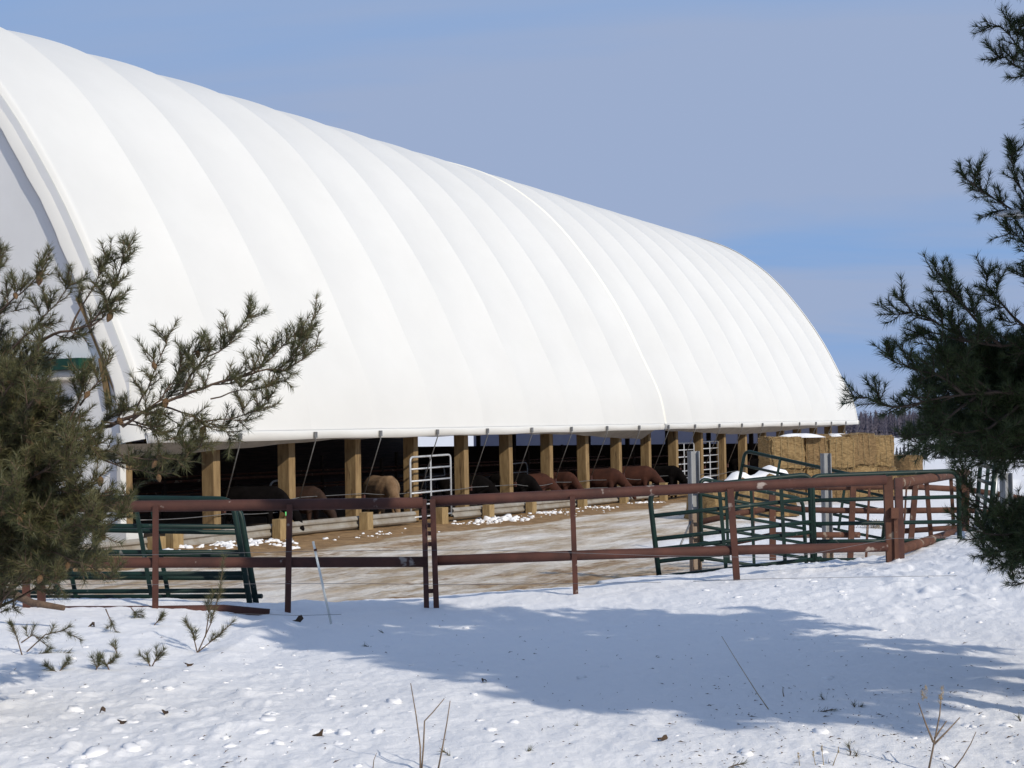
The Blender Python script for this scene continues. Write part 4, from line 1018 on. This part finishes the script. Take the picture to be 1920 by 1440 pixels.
# left pine -------------------------------------------------------
LP = Pine(21, 0.060, 0.0034, 0.44)
lbase = at(-60, 1150, 8.7); lz = gz(lbase.x, lbase.y)
lroot = empty('pine_tree', (lbase.x, lbase.y, lz)); tag(lroot, 'bushy olive green pine with brown cones at the left edge', 'tree')
def tp(h): return Vector((lbase.x + 0.02*math.sin(h*2), lbase.y, lz + h))
MB().tube([Vector((0, 0, -0.3)), Vector((0.02, 0, 0.8)), Vector((-0.02, 0, 1.8)), Vector((0.0, 0, 2.9))], [0.075, 0.06, 0.04, 0.012], 10).build('trunk', M['bark'], lroot)
def P(px, py, dep): return at(px, py, dep)
Lbr = [
    ([(60,850,8.5),(160,815,8.2),(250,780,8.0),(345,738,7.9),(420,715,7.85),(480,697,7.8),(540,690,7.8),(556,655,7.8)], 0.020, 0.28, 0.062, (0.14, 0.30)),
    ([(345,738,7.9),(358,700,7.85),(390,668,7.85),(432,648,7.8),(460,600,7.8)], 0.010, 0.2, 0.085, (0.08, 0.15)),
    ([(420,715,7.85),(470,700,7.8),(512,672,7.8),(545,632,7.8)], 0.009, 0.3, 0.10, (0.06, 0.12)),
    ([(540,690,7.8),(575,640,7.8),(592,582,7.8)], 0.006, 0.5, 0.16, (0.04, 0.07)),
    ([(540,690,7.8),(570,680,7.8),(592,648,7.8)], 0.006, 0.4, 0.12, (0.05, 0.08)),
    ([(395,748,7.85),(450,730,7.8),(492,732,7.78),(500,725,7.78)], 0.006, 0.5, 0.14, (0.05, 0.08)),
    ([(370,790,7.9),(430,785,7.85),(475,775,7.8),(502,755,7.8)], 0.007, 0.3, 0.09, (0.06, 0.12)),
    ([(300,760,8.0),(360,780,7.95),(410,800,7.9),(425,810,7.9)], 0.008, 0.2, 0.06, (0.10, 0.16)),
    ([(250,780,8.0),(275,730,7.95),(292,690,7.95),(312,645,7.9)], 0.008, 0.3, 0.09, (0.07, 0.13)),
    ([(230,800,8.0),(300,750,7.9),(340,700,7.9),(362,662,7.9)], 0.010, 0.25, 0.07, (0.10, 0.20)),
    ([(20,720,8.5),(85,632,8.3),(130,618,8.2),(170,612,8.15),(200,570,8.1),(222,520,8.1),(236,472,8.1)], 0.016, 0.28, 0.075, (0.08, 0.17)),
    ([(133,617,8.2),(150,580,8.15),(172,540,8.1),(195,497,8.1)], 0.009, 0.25, 0.07, (0.08, 0.15)),
    ([(170,612,8.15),(195,600,8.1),(205,570,8.1)], 0.008, 0.2, 0.08, (0.07, 0.13)),
    ([(-60,640,8.6),(0,578,8.4),(40,552,8.3),(80,512,8.3)], 0.012, 0.3, 0.065, (0.09, 0.18)),
    ([(20,660,8.5),(75,600,8.3),(105,575,8.3),(124,543,8.3)], 0.009, 0.3, 0.07, (0.07, 0.13)),
    ([(-60,560,8.6),(-20,520,8.5),(0,490,8.5)], 0.01, 0.2, 0.07, (0.08, 0.15)),
    ([(150,760,8.2),(180,720,8.1),(195,690,8.1)], 0.008, 0.2, 0.07, (0.09, 0.15)),
    ([(130,790,8.2),(155,730,8.1),(162,700,8.1)], 0.008, 0.2, 0.07, (0.09, 0.15)),
    ([(120,830,8.3),(210,850,8.0),(290,862,7.9),(345,858,7.85),(370,838,7.85)], 0.010, 0.25, 0.085, (0.07, 0.16)),
    ([(190,860,8.1),(240,880,7.95),(290,888,7.9)], 0.007, 0.25, 0.08, (0.07, 0.13)),
    ([(190,790,8.1),(260,800,8.0),(320,815,7.9),(345,835,7.9)], 0.009, 0.2, 0.065, (0.09, 0.17)),
    ([(60,960,8.4),(140,985,8.1),(200,990,8.0),(238,960,8.0)], 0.010, 0.25, 0.07, (0.10, 0.2)),
    ([(40,1010,8.4),(120,1045,8.1),(180,1065,8.0),(205,1085,7.95)], 0.010, 0.25, 0.07, (0.10, 0.2)),
    ([(20,1020,8.4),(70,1075,8.1),(110,1095,8.0)], 0.009, 0.2, 0.075, (0.10, 0.18)),
]
for (pp, r0, st, gp_, tl) in Lbr:
    LP.limb([P(*q) for q in pp], r0*0.85, st, gp_*1.35, (tl[0]*0.8, tl[1]*0.85), tone=0.45)
for i in range(92):     # body of the bush
    px = rng.uniform(-330, 205); py = rng.uniform(600, 1085)
    lim = np.interp(py, [560, 640, 720, 800, 900, 1000, 1090], [30, 60, 80, 190, 228, 212, 130])
    px = min(px, lim - rng.uniform(0, 60)); dep = 8.7 + rng.uniform(-0.9, 0.9)
    end = at(px, py, dep); h0 = max(0.05, min(2.6, end.z - lz - rng.uniform(0.1, 0.5)))
    a = tp(h0); mid = a.lerp(end, 0.55) + Vector((0, 0, -0.05))
    LP.limb([a, mid, end], 0.013, 0.30, 0.085, (0.14, 0.30), tone=rng.uniform(0.3, 0.65))
for i in range(46):     # dense lower skirt
    py = rng.uniform(800, 1100); px = rng.uniform(-160, 205); lim = np.interp(py, [800, 900, 1000, 1100], [195, 225, 205, 120]); px = min(px, lim - rng.uniform(0, 70))
    end = at(px, py, 8.4 + rng.uniform(-0.5, 0.6)); h0 = max(0.05, min(2.0, end.z - lz + rng.uniform(-0.1, 0.4)))
    a = tp(h0); LP.limb([a, a.lerp(end, 0.55) + Vector((0, 0, 0.03)), end], 0.011, 0.35, 0.08, (0.13, 0.26), tone=rng.uniform(0.25, 0.6))
LP.build(lroot, M['needle'])
front = sorted(LP.conespots, key=lambda c: c[0].y)[:220]; rng.shuffle(front)
for (p, d) in front[:58]:
    q = (Vector((d.x, d.y, -0.2)) * -1).normalized() if False else Vector((rng.gauss(0, 0.35), rng.gauss(0, 0.35), 1)).normalized()
    o = link_mesh('pine_cone', CONE, lroot, loc=p - Vector(lroot.location) + Vector((rng.uniform(-.01, .01), -0.015, -0.005)), rot=q.to_track_quat('Z', 'Y').to_euler(), sc=(rng.uniform(0.85, 1.2),)*3)

# right pine ------------------------------------------------------
RP = Pine(5, 0.060, 0.0034, 0.48)
rbase = at(2120, 1150, 8.3); rz = gz(rbase.x, rbase.y)
rroot = empty('pine_tree', (rbase.x, rbase.y, rz)); tag(rroot, 'tall dark green pine reaching in from the right edge', 'tree')
RH = 6.2
MB().tube([Vector((0, 0, -0.3)), Vector((0.03, 0, 1.5)), Vector((-0.03, 0.02, 3.2)), Vector((0.02, 0, 4.9)), Vector((0, 0, RH))], [0.15, 0.12, 0.085, 0.05, 0.012], 12).build('trunk', M['bark'], rroot)
def rt(h): return Vector((rbase.x, rbase.y, rz + h))
Rbr = [
    ([(2190,260,8.6),(2020,190,8.3),(1930,125,8.2),(1880,85,8.15),(1850,50,8.1)], 0.016, 0.45, 0.065, (0.12, 0.22)),
    ([(2190,300,8.6),(2020,180,8.4),(1940,110,8.3),(1905,55,8.2),(1915,10,8.2)], 0.014, 0.4, 0.06, (0.12, 0.22)),
    ([(2020,200,8.3),(1950,160,8.2),(1890,130,8.15),(1860,108,8.1)], 0.011, 0.3, 0.07, (0.09, 0.16)),
    ([(2190,620,8.6),(2020,490,8.3),(1930,430,8.2),(1860,385,8.1),(1815,360,8.1),(1785,335,8.1)], 0.018, 0.42, 0.065, (0.11, 0.20)),
    ([(1950,440,8.2),(1905,390,8.15),(1882,340,8.1),(1870,298,8.1)], 0.010, 0.25, 0.075, (0.09, 0.16)),
    ([(2010,490,8.3),(1960,400,8.2),(1925,340,8.2)], 0.012, 0.2, 0.065, (0.12, 0.2)),
    ([(2010,500,8.3),(1940,480,8.2),(1895,455,8.15),(1870,430,8.1)], 0.012, 0.2, 0.075, (0.09, 0.16)),
    ([(2190,760,8.6),(2030,660,8.2),(1930,632,8.0),(1870,650,7.95),(1800,640,7.9),(1745,600,7.9),(1700,585,7.9)], 0.022, 0.3, 0.055, (0.14, 0.26)),
    ([(1870,650,7.95),(1820,600,7.9),(1785,560,7.9),(1762,522,7.9)], 0.011, 0.2, 0.06, (0.10, 0.18)),
    ([(1930,632,8.0),(1890,590,8.0),(1862,560,7.95),(1842,535,7.95)], 0.011, 0.2, 0.06, (0.10, 0.18)),
    ([(1960,640,8.1),(1940,580,8.1),(1925,530,8.1)], 0.011, 0.2, 0.06, (0.10, 0.2)),
    ([(1820,640,7.9),(1770,630,7.9),(1735,622,7.9)], 0.010, 0.2, 0.06, (0.10, 0.18)),
    ([(2190,860,8.6),(2000,760,8.1),(1880,735,7.9),(1780,740,7.85),(1700,760,7.8),(1640,765,7.8),(1618,745,7.8)], 0.020, 0.3, 0.05, (0.14, 0.24)),
    ([(1800,740,7.85),(1750,700,7.8),(1700,690,7.8),(1670,680,7.8)], 0.011, 0.2, 0.055, (0.11, 0.2)),
    ([(1850,735,7.9),(1790,690,7.85),(1750,660,7.85)], 0.011, 0.2, 0.055, (0.12, 0.2)),
    ([(1820,745,7.9),(1760,790,7.85),(1730,815,7.85),(1715,830,7.8)], 0.010, 0.2, 0.055, (0.11, 0.2)),
    ([(1900,760,8.0),(1850,800,7.9),(1800,815,7.9),(1770,805,7.85)], 0.012, 0.2, 0.055, (0.12, 0.22)),
    ([(2100,850,8.4),(1990,830,8.2),(1930,830,8.1),(1880,840,8.0),(1855,860,8.0)], 0.013, 0.3, 0.055, (0.12, 0.22)),
    ([(2190,980,8.6),(2020,985,8.3),(1930,985,8.1),(1860,970,8.0),(1815,925,8.0),(1800,900,8.0)], 0.016, 0.4, 0.06, (0.12, 0.22)),
    ([(1930,985,8.1),(1880,1000,8.0),(1840,1005,8.0),(1805,985,8.0)], 0.010, 0.2, 0.06, (0.11, 0.2)),
    ([(2050,1000,8.3),(1970,1020,8.1),(1920,1040,8.0),(1890,1030,8.0)], 0.011, 0.3, 0.06, (0.11, 0.2)),
    ([(2050,1040,8.3),(1985,1075,8.1),(1935,1085,8.0),(1905,1095,8.0)], 0.010, 0.4, 0.08, (0.09, 0.15)),
    ([(2050,700,8.3),(1990,690,8.4),(1930,700,8.4),(1890,690,8.4)], 0.012, 0.2, 0.05, (0.14, 0.26)),
]
for (pp, r0, st, gp_, tl) in Rbr:
    RP.limb([P(q[0] + (26 if q[1] < 520 and q[0] < 1990 else 8), q[1], q[2]) for q in pp], r0, st, gp_*1.15, (tl[0]*0.85, tl[1]*0.85), tone=0.45)
for i in range(60):
    px = rng.uniform(1740, 2000); py = rng.uniform(655, 850)
    end = at(px, py, 8.3 + rng.uniform(-0.4, 0.7)); a = at(px + 260, py + 30, 8.6); RP.limb([a, a.lerp(end, 0.6) - Vector((0, 0, 0.04)), end], 0.011, 0.35, 0.06, (0.14, 0.26), tone=rng.uniform(0.2, 0.6))
for i in range(15):
    px = rng.uniform(1850, 1990); py = rng.uniform(965, 1060)
    end = at(px, py, 8.2 + rng.uniform(-0.3, 0.6)); a = at(px + 200, py - rng.uniform(0, 60), 8.4); RP.limb([a, a.lerp(end, 0.6) + Vector((0, 0, 0.02)), end], 0.010, 0.35, 0.075, (0.11, 0.22), tone=rng.uniform(0.2, 0.6))
RPC = Pine(77, 0.115, 0.013, 0.42)     # rest of the crown, outside the frame
def crown_rest(pn_, base, z0, H, rad, n, r_, lim=None, h0=0.25):
    for i in range(n):
        h = z0 + H*r_.uniform(h0, 0.97); t = (h - z0)/H
        az = r_.uniform(0, 2*math.pi); L = rad*min(1.0, (1.05 - t)*1.35)*r_.uniform(0.65, 1.05)
        a = Vector((base.x, base.y, h)); e = a + Vector((math.cos(az)*L, math.sin(az)*L, 0.12*L + r_.uniform(-0.1, 0.2)))
        if lim and lim(e): continue
        pn_.limb([a, a.lerp(e, 0.5) - Vector((0, 0, 0.06)), e], 0.02, 0.22, 0.13, (0.30, 0.55), tone=0.4)
def in_view(e):
    return e.y > 0.5 and abs(e.x)/e.y < 0.405
crown_rest(RPC, rbase, rz, RH, 2.1, 230, random.Random(3), lambda e: in_view(e) and e.z < 5.4)
RP.extra.append(RPC); b_ = len(RP.bv.v); RP.bv.v.extend(RPC.bv.v); RP.bv.f.extend([tuple(i + b_ for i in f) for f in RPC.bv.f]); RP.bv.sm.extend(RPC.bv.sm)
RP.build(rroot, M['needle_dark'], 'bark_dark')
sn = MB(); V_, F_ = clods[2]; sn.add([v*0.05 for v in V_], F_, True); o = sn.build('snow_lump', M['snowcap']); o.location = at(1896, 402, 8.1); o.scale = (1.5, 1, 0.6); tag(o, 'lump of snow caught on a branch of the right pine', 'snow')

# second pine beside the photographer, outside the frame on the right: its shade lies on the snow
SPN = Pine(50, 0.115, 0.013, 0.42)
sb = Vector((5.0, 5.15, 0)); sz_ = gz(sb.x, sb.y)
sroot = empty('pine_tree', (sb.x, sb.y, sz_)); tag(sroot, 'pine outside the frame at right that shades the foreground snow', 'tree')
MB().tube([Vector((0, 0, -0.3)), Vector((0, 0, 3.0)), Vector((0, 0, 6.1))], [0.12, 0.08, 0.012], 10).build('trunk', M['bark'], sroot)
crown_rest(SPN, sb, sz_, 5.9, 1.85, 230, random.Random(9), lambda e: in_view(e), 0.43)
SPN.build(sroot, M['needle_dark'])

# ------------------------------------------------------------------ sprigs, stalks, litter in the snow
def gp_at(px, py):
    p = atz(px, py, 0.95)
    for _ in range(4): p = atz(px, py, gz(p.x, p.y))
    return p
def sprig(label, px, py, paths, tone=0.5, tl=(0.05, 0.1), gap=0.06):
    """paths: pixel polylines; the sprig grows out of the snow at (px,py)"""
    g = gp_at(px, py); mini = tl[1] <= 0.08; pi = Pine(rng.randrange(9999), 0.045 if mini else 0.07, 0.0028, 0.45 if mini else 0.8)
    root = empty('pine_sprig', g); tag(root, label, 'sprig', 'pine sprigs poking from the snow')
    for pth in paths:
        pts = [at(x, y, g.y + dz) for (x, y, dz) in pth]
        if mini:
            for a_, b_2 in zip(pts[:-1], pts[1:]): pi.needles([a_, b_2], 700, None, tone)
            pi.bv.tube(pts, 0.003, 4, False); pi.tuft_end(pts[-1], (pts[-1]-pts[-2]).normalized(), tone)
        else:
            for i_ in range(6): pts = [pts[0]] + [x_ for a_, b_2 in zip(pts[:-1], pts[1:]) for x_ in ((a_+b_2)/2, b_2)] if len(pts) < 12 else pts
            pi.bv.tube(pts, [0.006*(1-0.6*k/(len(pts)-1)) for k in range(len(pts))], 5, False)
            h_ = int(len(pts)*0.35); pi.needles(pts[h_:], 700, None, tone); pi.tuft_end(pts[-1], (pts[-1]-pts[-2]).normalized(), tone)
            for k_ in (h_, h_+1, h_+3, h_+5):
                if k_ < len(pts)-1 and pi.r.random() < 0.6: pi.shoot(pts[k_], ((pts[k_+1]-pts[k_]).normalized() + Vector((pi.r.gauss(0, .6), pi.r.gauss(0, .6), 0.2))).normalized(), 0.09, tone)
    pi.build(root, M['needle'])
sprig('upright pine sprig in the snow before the left fence panel', 372, 1222, [[(370,1225,0),(395,1170,0.02),(412,1110,0.04),(420,1045,0.05)], [(370,1225,0),(362,1190,0),(348,1162,-.02)], [(372,1222,0),(405,1195,0.02),(438,1165,0.02)], [(385,1195,0),(392,1150,0),(400,1110,0)]], 0.5)
sprig('arched bare pine twig with a tuft lying at far left on the snow', 40, 1228, [[(42,1230,0),(30,1190,0.05),(24,1172,0.05)], [(40,1205,0),(62,1190,0),(90,1212,0)], [(50,1222,0),(85,1190,0.04),(120,1182,0.05),(152,1200,0.05)], [(40,1232,0),(90,1226,0),(130,1224,0)]], 0.45)
sprig('drooping pine twig leaning right of the arched twig in the left snow', 212, 1185, [[(198,1142,0.1),(208,1165,0.05),(218,1186,0)]], 0.45)
sprig('low pine tuft below the drooping twig in the left snow', 215, 1225, [[(220,1228,0),(216,1216,0),(210,1208,0)]], 0.45)
sprig('low spread pine tuft left of the two small tufts in the left snow', 112, 1258, [[(108,1262,0),(118,1252,0.02),(128,1244,0.03)], [(108,1262,0),(98,1255,0)]], 0.35)
sprig('small double pine tuft in the middle of the left snow', 196, 1255, [[(205,1258,0),(200,1246,0),(212,1240,0)], [(180,1255,0),(186,1246,0.02)]], 0.4)
sprig('small forked pine tuft left of the upright sprig', 288, 1248, [[(285,1250,0),(292,1236,0),(300,1226,0)], [(282,1250,0),(275,1235,0.02)]], 0.4)
sprig('small twig stub at the crest of the left snow under the fence', 290, 1172, [[(288,1174,0),(296,1164,0),(302,1156,0)]], 0.4)
sprig('bare drooping twig at the crest of the left snow', 255, 1158, [[(246,1140,0.05),(254,1150,0),(260,1158,0)]], 0.4)
sprig('dark pine tuft in the shaded snow, left of its pair', 720, 1187, [[(722,1189,0),(714,1184,0.02)]], 0.3, (0.03, 0.05))
sprig('dark pine tuft at the left tip of the shaded snow', 690, 1212, [[(694,1214,0),(684,1210,0.02)]], 0.3, (0.04, 0.06))
sprig('pine tuft in the sunlit snow right of the forked bare stalk', 845, 1418, [[(845,1422,0),(838,1412,0.02),(830,1408,0.02)]], 0.5, (0.04, 0.07))
sprig('pine tuft in the sunlit snow at bottom centre', 990, 1410, [[(985,1414,0),(995,1406,0.02)]], 0.5, (0.04, 0.07))
sprig('pine tuft in the sunlit snow above the bottom centre tuft', 1085, 1362, [[(1090,1366,0),(1080,1360,0.02)]], 0.5, (0.04, 0.06))
sprig('long dark pine twig lying in the shaded snow', 1540, 1334, [[(1520,1338,0),(1542,1334,0),(1562,1330,0)]], 0.25, (0.04, 0.07))
sprig('dark upright pine tuft right of the lying twig in the shade', 1602, 1326, [[(1602,1330,0),(1601,1320,0)], [(1606,1328,0),(1616,1324,0)]], 0.25, (0.04, 0.06))
sprig('small dark pine tuft above the lying twig in the shade', 1544, 1312, [[(1548,1316,0),(1541,1308,0)]], 0.25, (0.04, 0.06))
sprig('thick green pine tuft at the bottom edge right of centre', 1598, 1418, [[(1590,1430,0),(1595,1412,0),(1592,1398,0)], [(1605,1430,0),(1606,1412,0)]], 0.55, (0.05, 0.08))
sprig('dark pine tuft at the bottom edge near centre right', 1378, 1440, [[(1365,1440,0),(1380,1434,0),(1395,1432,0)]], 0.4, (0.05, 0.08))
sprig('pine tuft at the right edge in the shaded snow', 1912, 1350, [[(1916,1358,0),(1910,1346,0)]], 0.3, (0.05, 0.08))

def stalk(label, base, paths, m='stalk', r0=0.005, name='dry_stalk', head=None):
    g = gp_at(*base); root = empty(name, g); tag(root, label, 'stalk', 'dry stalks in the foreground snow')
    for i, pth in enumerate(paths):
        pts = [at(x, y, g.y + dz) - g for (x, y, dz) in pth]
        N = len(pts); MB().tube(pts, [r0*(1 - 0.55*k/(N-1)) for k in range(N)], 6).build('stem', M[m], root)
    if head:
        for (x, y, s) in head:
            V_, F_ = clods[3]; p = at(x, y, g.y) - g; mb = MB()
            for q_ in range(46):
                d_ = Vector((rng.gauss(0, 0.35), rng.gauss(0, 0.35), 1)).normalized(); c_ = p + Vector((rng.gauss(0, s*0.22), rng.gauss(0, s*0.22), rng.uniform(-s*1.6, s*1.4))); e_ = d_.orthogonal()*0.0012
                mb.add([c_-e_, c_+e_, c_+d_*s*rng.uniform(0.5, 1.0)], [(0, 1, 2)])
            mb.build('seed_head', M['straw'], root)
stalk('forked bare stalk at the bottom edge left of centre', (790, 1445), [[(788,1450,0),(788,1400,0),(780,1340,0.02),(770,1281,0.03)], [(790,1450,0),(794,1400,0),(796,1352,0),(812,1335,0),(833,1310,0.02)]])
stalk('single bare stalk leaning right beside the forked stalk', (822, 1445), [[(820,1450,0),(830,1400,0),(838,1355,0.01),(844,1314,0.02)]])
stalk('short thin stalk left of the forked stalk at the bottom edge', (700, 1440), [[(699,1445,0),(701,1425,0),(706,1412,0)]], r0=0.003)
stalk('branched dry weed stalk with straw coloured heads at bottom right', (1742, 1445), [[(1740,1450,0),(1752,1390,0),(1762,1340,0),(1765,1302,0.02)], [(1750,1392,0),(1735,1355,0.02),(1722,1318,0.03)], [(1752,1395,0),(1775,1372,0.02),(1800,1345,0.02)], [(1752,1385,0),(1762,1370,0),(1775,1352,0.03)]], head=[(1767,1300,0.020), (1735,1298,0.020), (1730, 1305, 0.016), (1762, 1312, 0.014)])
stalk('thin bare stalk leaning right beside the branched weed', (1790, 1440), [[(1786,1445,0),(1805,1420,0),(1820,1395,0),(1830,1372,0.02)]], r0=0.0035)
stalk('long fine grass stem bent across the shaded snow', (1441, 1330), [[(1441,1330,0),(1420,1300,0.03),(1385,1245,0.10),(1353,1193,0.18)]], m='straw', r0=0.003)
stalk('short dark stick upright in the shaded snow', (1469, 1306), [[(1470,1308,0),(1468,1298,0),(1468,1288,0)]], r0=0.004)
stalk('dead weed clump at the bottom edge beside the thick pine tuft', (1545, 1435), [[(1545,1440,0),(1541,1405,0)], [(1530,1440,0),(1525,1415,0)], [(1560,1440,0),(1572,1408,0)], [(1500,1440,0),(1497,1418,0)]], r0=0.0025, m='straw', head=[(1541,1404,0.010), (1525,1414,0.009), (1572,1407,0.009), (1497,1417,0.009)])

# litter: needles, bark scraps and bud scales strewn on the snow
mb = MB()
for i in range(700):
    if rng.random() < 0.55: px, py = rng.uniform(-50, 1980), rng.uniform(1160, 1470)
    else: px, py = rng.uniform(1250, 1980), rng.uniform(1280, 1470)
    g = gp_at(px, py)
    if g.y > 14.5 or g.y < 3: continue
    L = 0.012 + 0.045*rng.random()**2; a = rng.uniform(0, 6.28); d = Vector((math.cos(a), math.sin(a), rng.uniform(-0.1, 0.3)))*L; s_ = Vector((-math.sin(a), math.cos(a), 0.3))*rng.uniform(0.0015, 0.006)
    c = g + Vector((0, 0, 0.008)); mb.add([c-d*0.5-s_*0.4, c-s_*0.2+d*0.1, c+d*0.5, c+s_, c-d*0.2+s_*0.9+Vector((0,0,0.004))], [(0, 1, 2, 3, 4)])
o = mb.build('twig_litter', M['litter']); tag(o, 'bits of twig, needle and bark strewn over the snow', 'litter', kind='stuff')
def leaf(label, px, py, s):
    g = gp_at(px, py); mb = MB(); n = 10; V_ = [(0, 0, 0.012)]
    for k in range(n):
        a = 2*math.pi*k/n; q = s*(1 + 0.25*math.sin(3*a)); V_.append((q*math.cos(a)*1.5, q*math.sin(a)*0.7, 0.006 + 0.02*math.sin(2*a+1)*s/0.03))
    mb.add(V_, [(0, 1+k, 1+(k+1) % n) for k in range(n)]); o = mb.build('dead_leaf', M['litter']); o.location = g + Vector((0, 0, 0.006)); o.rotation_euler = (rng.uniform(-.4, .4), rng.uniform(-.4, .4), rng.uniform(0, 6)); tag(o, label, 'leaf', 'dead leaves on the snow')
for (lab, px, py, s) in (('brown leaf between the twigs of the left snow', 173, 1175, 0.045), ('brown leaf on the snow just left of the leaning white post', 555, 1165, 0.05), ('dead leaf right of the upright pine sprig', 354, 1249, 0.022), ('dead leaf in the middle left sunlit snow', 192, 1336, 0.025), ('dead leaf right of the middle left dead leaf', 310, 1339, 0.02), ('small dead leaf below the middle left leaves', 228, 1357, 0.018), ('dead leaf left of the forked bare stalk', 598, 1380, 0.022), ('dead leaf stem in the sunlit snow below the shade edge', 908, 1279, 0.022), ('dead leaf at lower right of the sunlit snow', 1241, 1389, 0.022)):
    leaf(lab, px, py, s)

# fallen branch by the left pine
t = empty('fallen_branch', gp_at(60, 1140)); tag(t, 'bare brown branch lying on the snow under the left pine', 'branch'); o_ = Vector(t.location)
MB().tube([at(-60, 1085, 13.2)-o_, at(20, 1112, 13.0)-o_, at(60, 1130, 12.9)-o_, at(120, 1140, 12.8)-o_], [0.045, 0.04, 0.034, 0.025], 9).build('wood', M['bark'], t)

# ------------------------------------------------------------------ electric fence wires and step-in post
for (lab, pts) in (('thin upper fence wire crossing before the red pipe fence', [(-60,1041,13.4),(295,1040,13.5),(600,1033,13.6),(900,1031,13.7),(1240,1042,14.2),(1480,1046,14.6),(1672,1010,15),(1900,1002,15.2)]),
                   ('thin middle fence wire crossing low before the yard', [(-60,1096,13.3),(300,1096,13.4),(600,1094,13.5),(900,1096,13.6),(1240,1092,13.9)]),
                   ('thin low fence wire just above the snow bank at right', [(1300,1090,13.0),(1440,1085,13.2),(1680,1081,13.6),(1960,1077,14.0)]),
                   ('thin lowest fence wire near the snow at left', [(430,1150,13.2),(560,1154,13.2),(640,1152,13.3)])):
    o = MB().tube([at(*p) for p in pts], 0.0022, 5).build('fence_wire', M['wire']); tag(o, lab, 'wire', 'electric fence wires')
t = empty('step_in_post', at(620, 1165, 13.45)); tag(t, 'thin white fibreglass fence post leaning in the snow', 'fence post'); o_ = Vector(t.location)
MB().tube([at(587, 1015, 13.45)-o_, at(621, 1170, 13.45)-o_], 0.0115, 8).build('rod', M['fibre'], t)
MB().tube([at(591, 1029, 13.45)-o_, at(591.8, 1033, 13.45)-o_], 0.016, 8).build('clip', M['red'], t)
t = empty('light_pole', at(1775, 875, 110)); tag(t, 'thin distant pole before the far treeline', 'pole'); o_ = Vector(t.location)
MB().tube([at(1775, 900, 110)-o_, at(1774, 843, 110)-o_], 0.06, 6).build('pole', M['galv'], t)

# ------------------------------------------------------------------ far woods
def treeline(name, label, d0, d1, a0, a1, n, hmin, hmax, m, conifer, seed, w_=0.25):
    r_ = random.Random(seed); V_ = []; F_ = []
    for i in range(n):
        a = R_(r_.uniform(a0, a1)); d = r_.uniform(d0, d1); x, y = d*math.sin(a), d*math.cos(a); z = float(ground_h(np.array([x]), np.array([y]), False)[0]) - 0.5; h = r_.uniform(hmin, hmax)
        b = len(V_)
        if conifer(r_):
            lay = 6
            for j in range(lay):
                z0 = z + h*(0.05 + 0.95*j/lay); z1 = z + h*min(1, 0.05 + 0.95*(j+1.5)/lay); q = h*0.19*(1 - j/lay) + 0.25; b = len(V_); ph = r_.uniform(0, 1)
                for k in range(6): V_.append((x + q*r_.uniform(0.6, 1.1)*math.cos(ph+k*1.047), y + q*math.sin(ph+k*1.047), z0 - q*0.2*r_.random()))
                V_.append((x, y, z1)); F_ += [(b+k, b+(k+1) % 6, b+6) for k in range(6)]
        else:
            V_ += [(x-0.2, y, z), (x+0.2, y, z), (x, y, z+h*0.95)]; F_.append((b, b+1, b+2))
            for j in range(26):
                t_ = r_.uniform(0.25, 0.95); az = r_.uniform(0, 6.28); L = h*0.30*(1.15-t_); b = len(V_); dx_, dy_ = math.cos(az)*L, math.sin(az)*L; zz = z+h*t_
                V_ += [(x, y, zz-0.22), (x, y, zz+0.22), (x+dx_, y+dy_, zz+L*r_.uniform(0.5, 1.1))]; F_.append((b, b+1, b+2))
    me = bpy.data.meshes.new(name); me.from_pydata(V_, [], F_); me.materials.append(m); o = bpy.data.objects.new(name, me); C.objects.link(o)
    tag(o, label, 'trees', kind='stuff'); return o
treeline('far_wood', 'far purple grey bare wood on the horizon', 1150, 1700, 7, 30, 2600, 15, 24, M['forest'], lambda r: r.random() < 0.3, 1)
treeline('spruce_belt', 'distant belt of dark spruces and bare trees beyond the field', 480, 560, -22, 24, 620, 3.5, 8.0, M['spruce'], lambda r: r.random() < 0.6, 2)
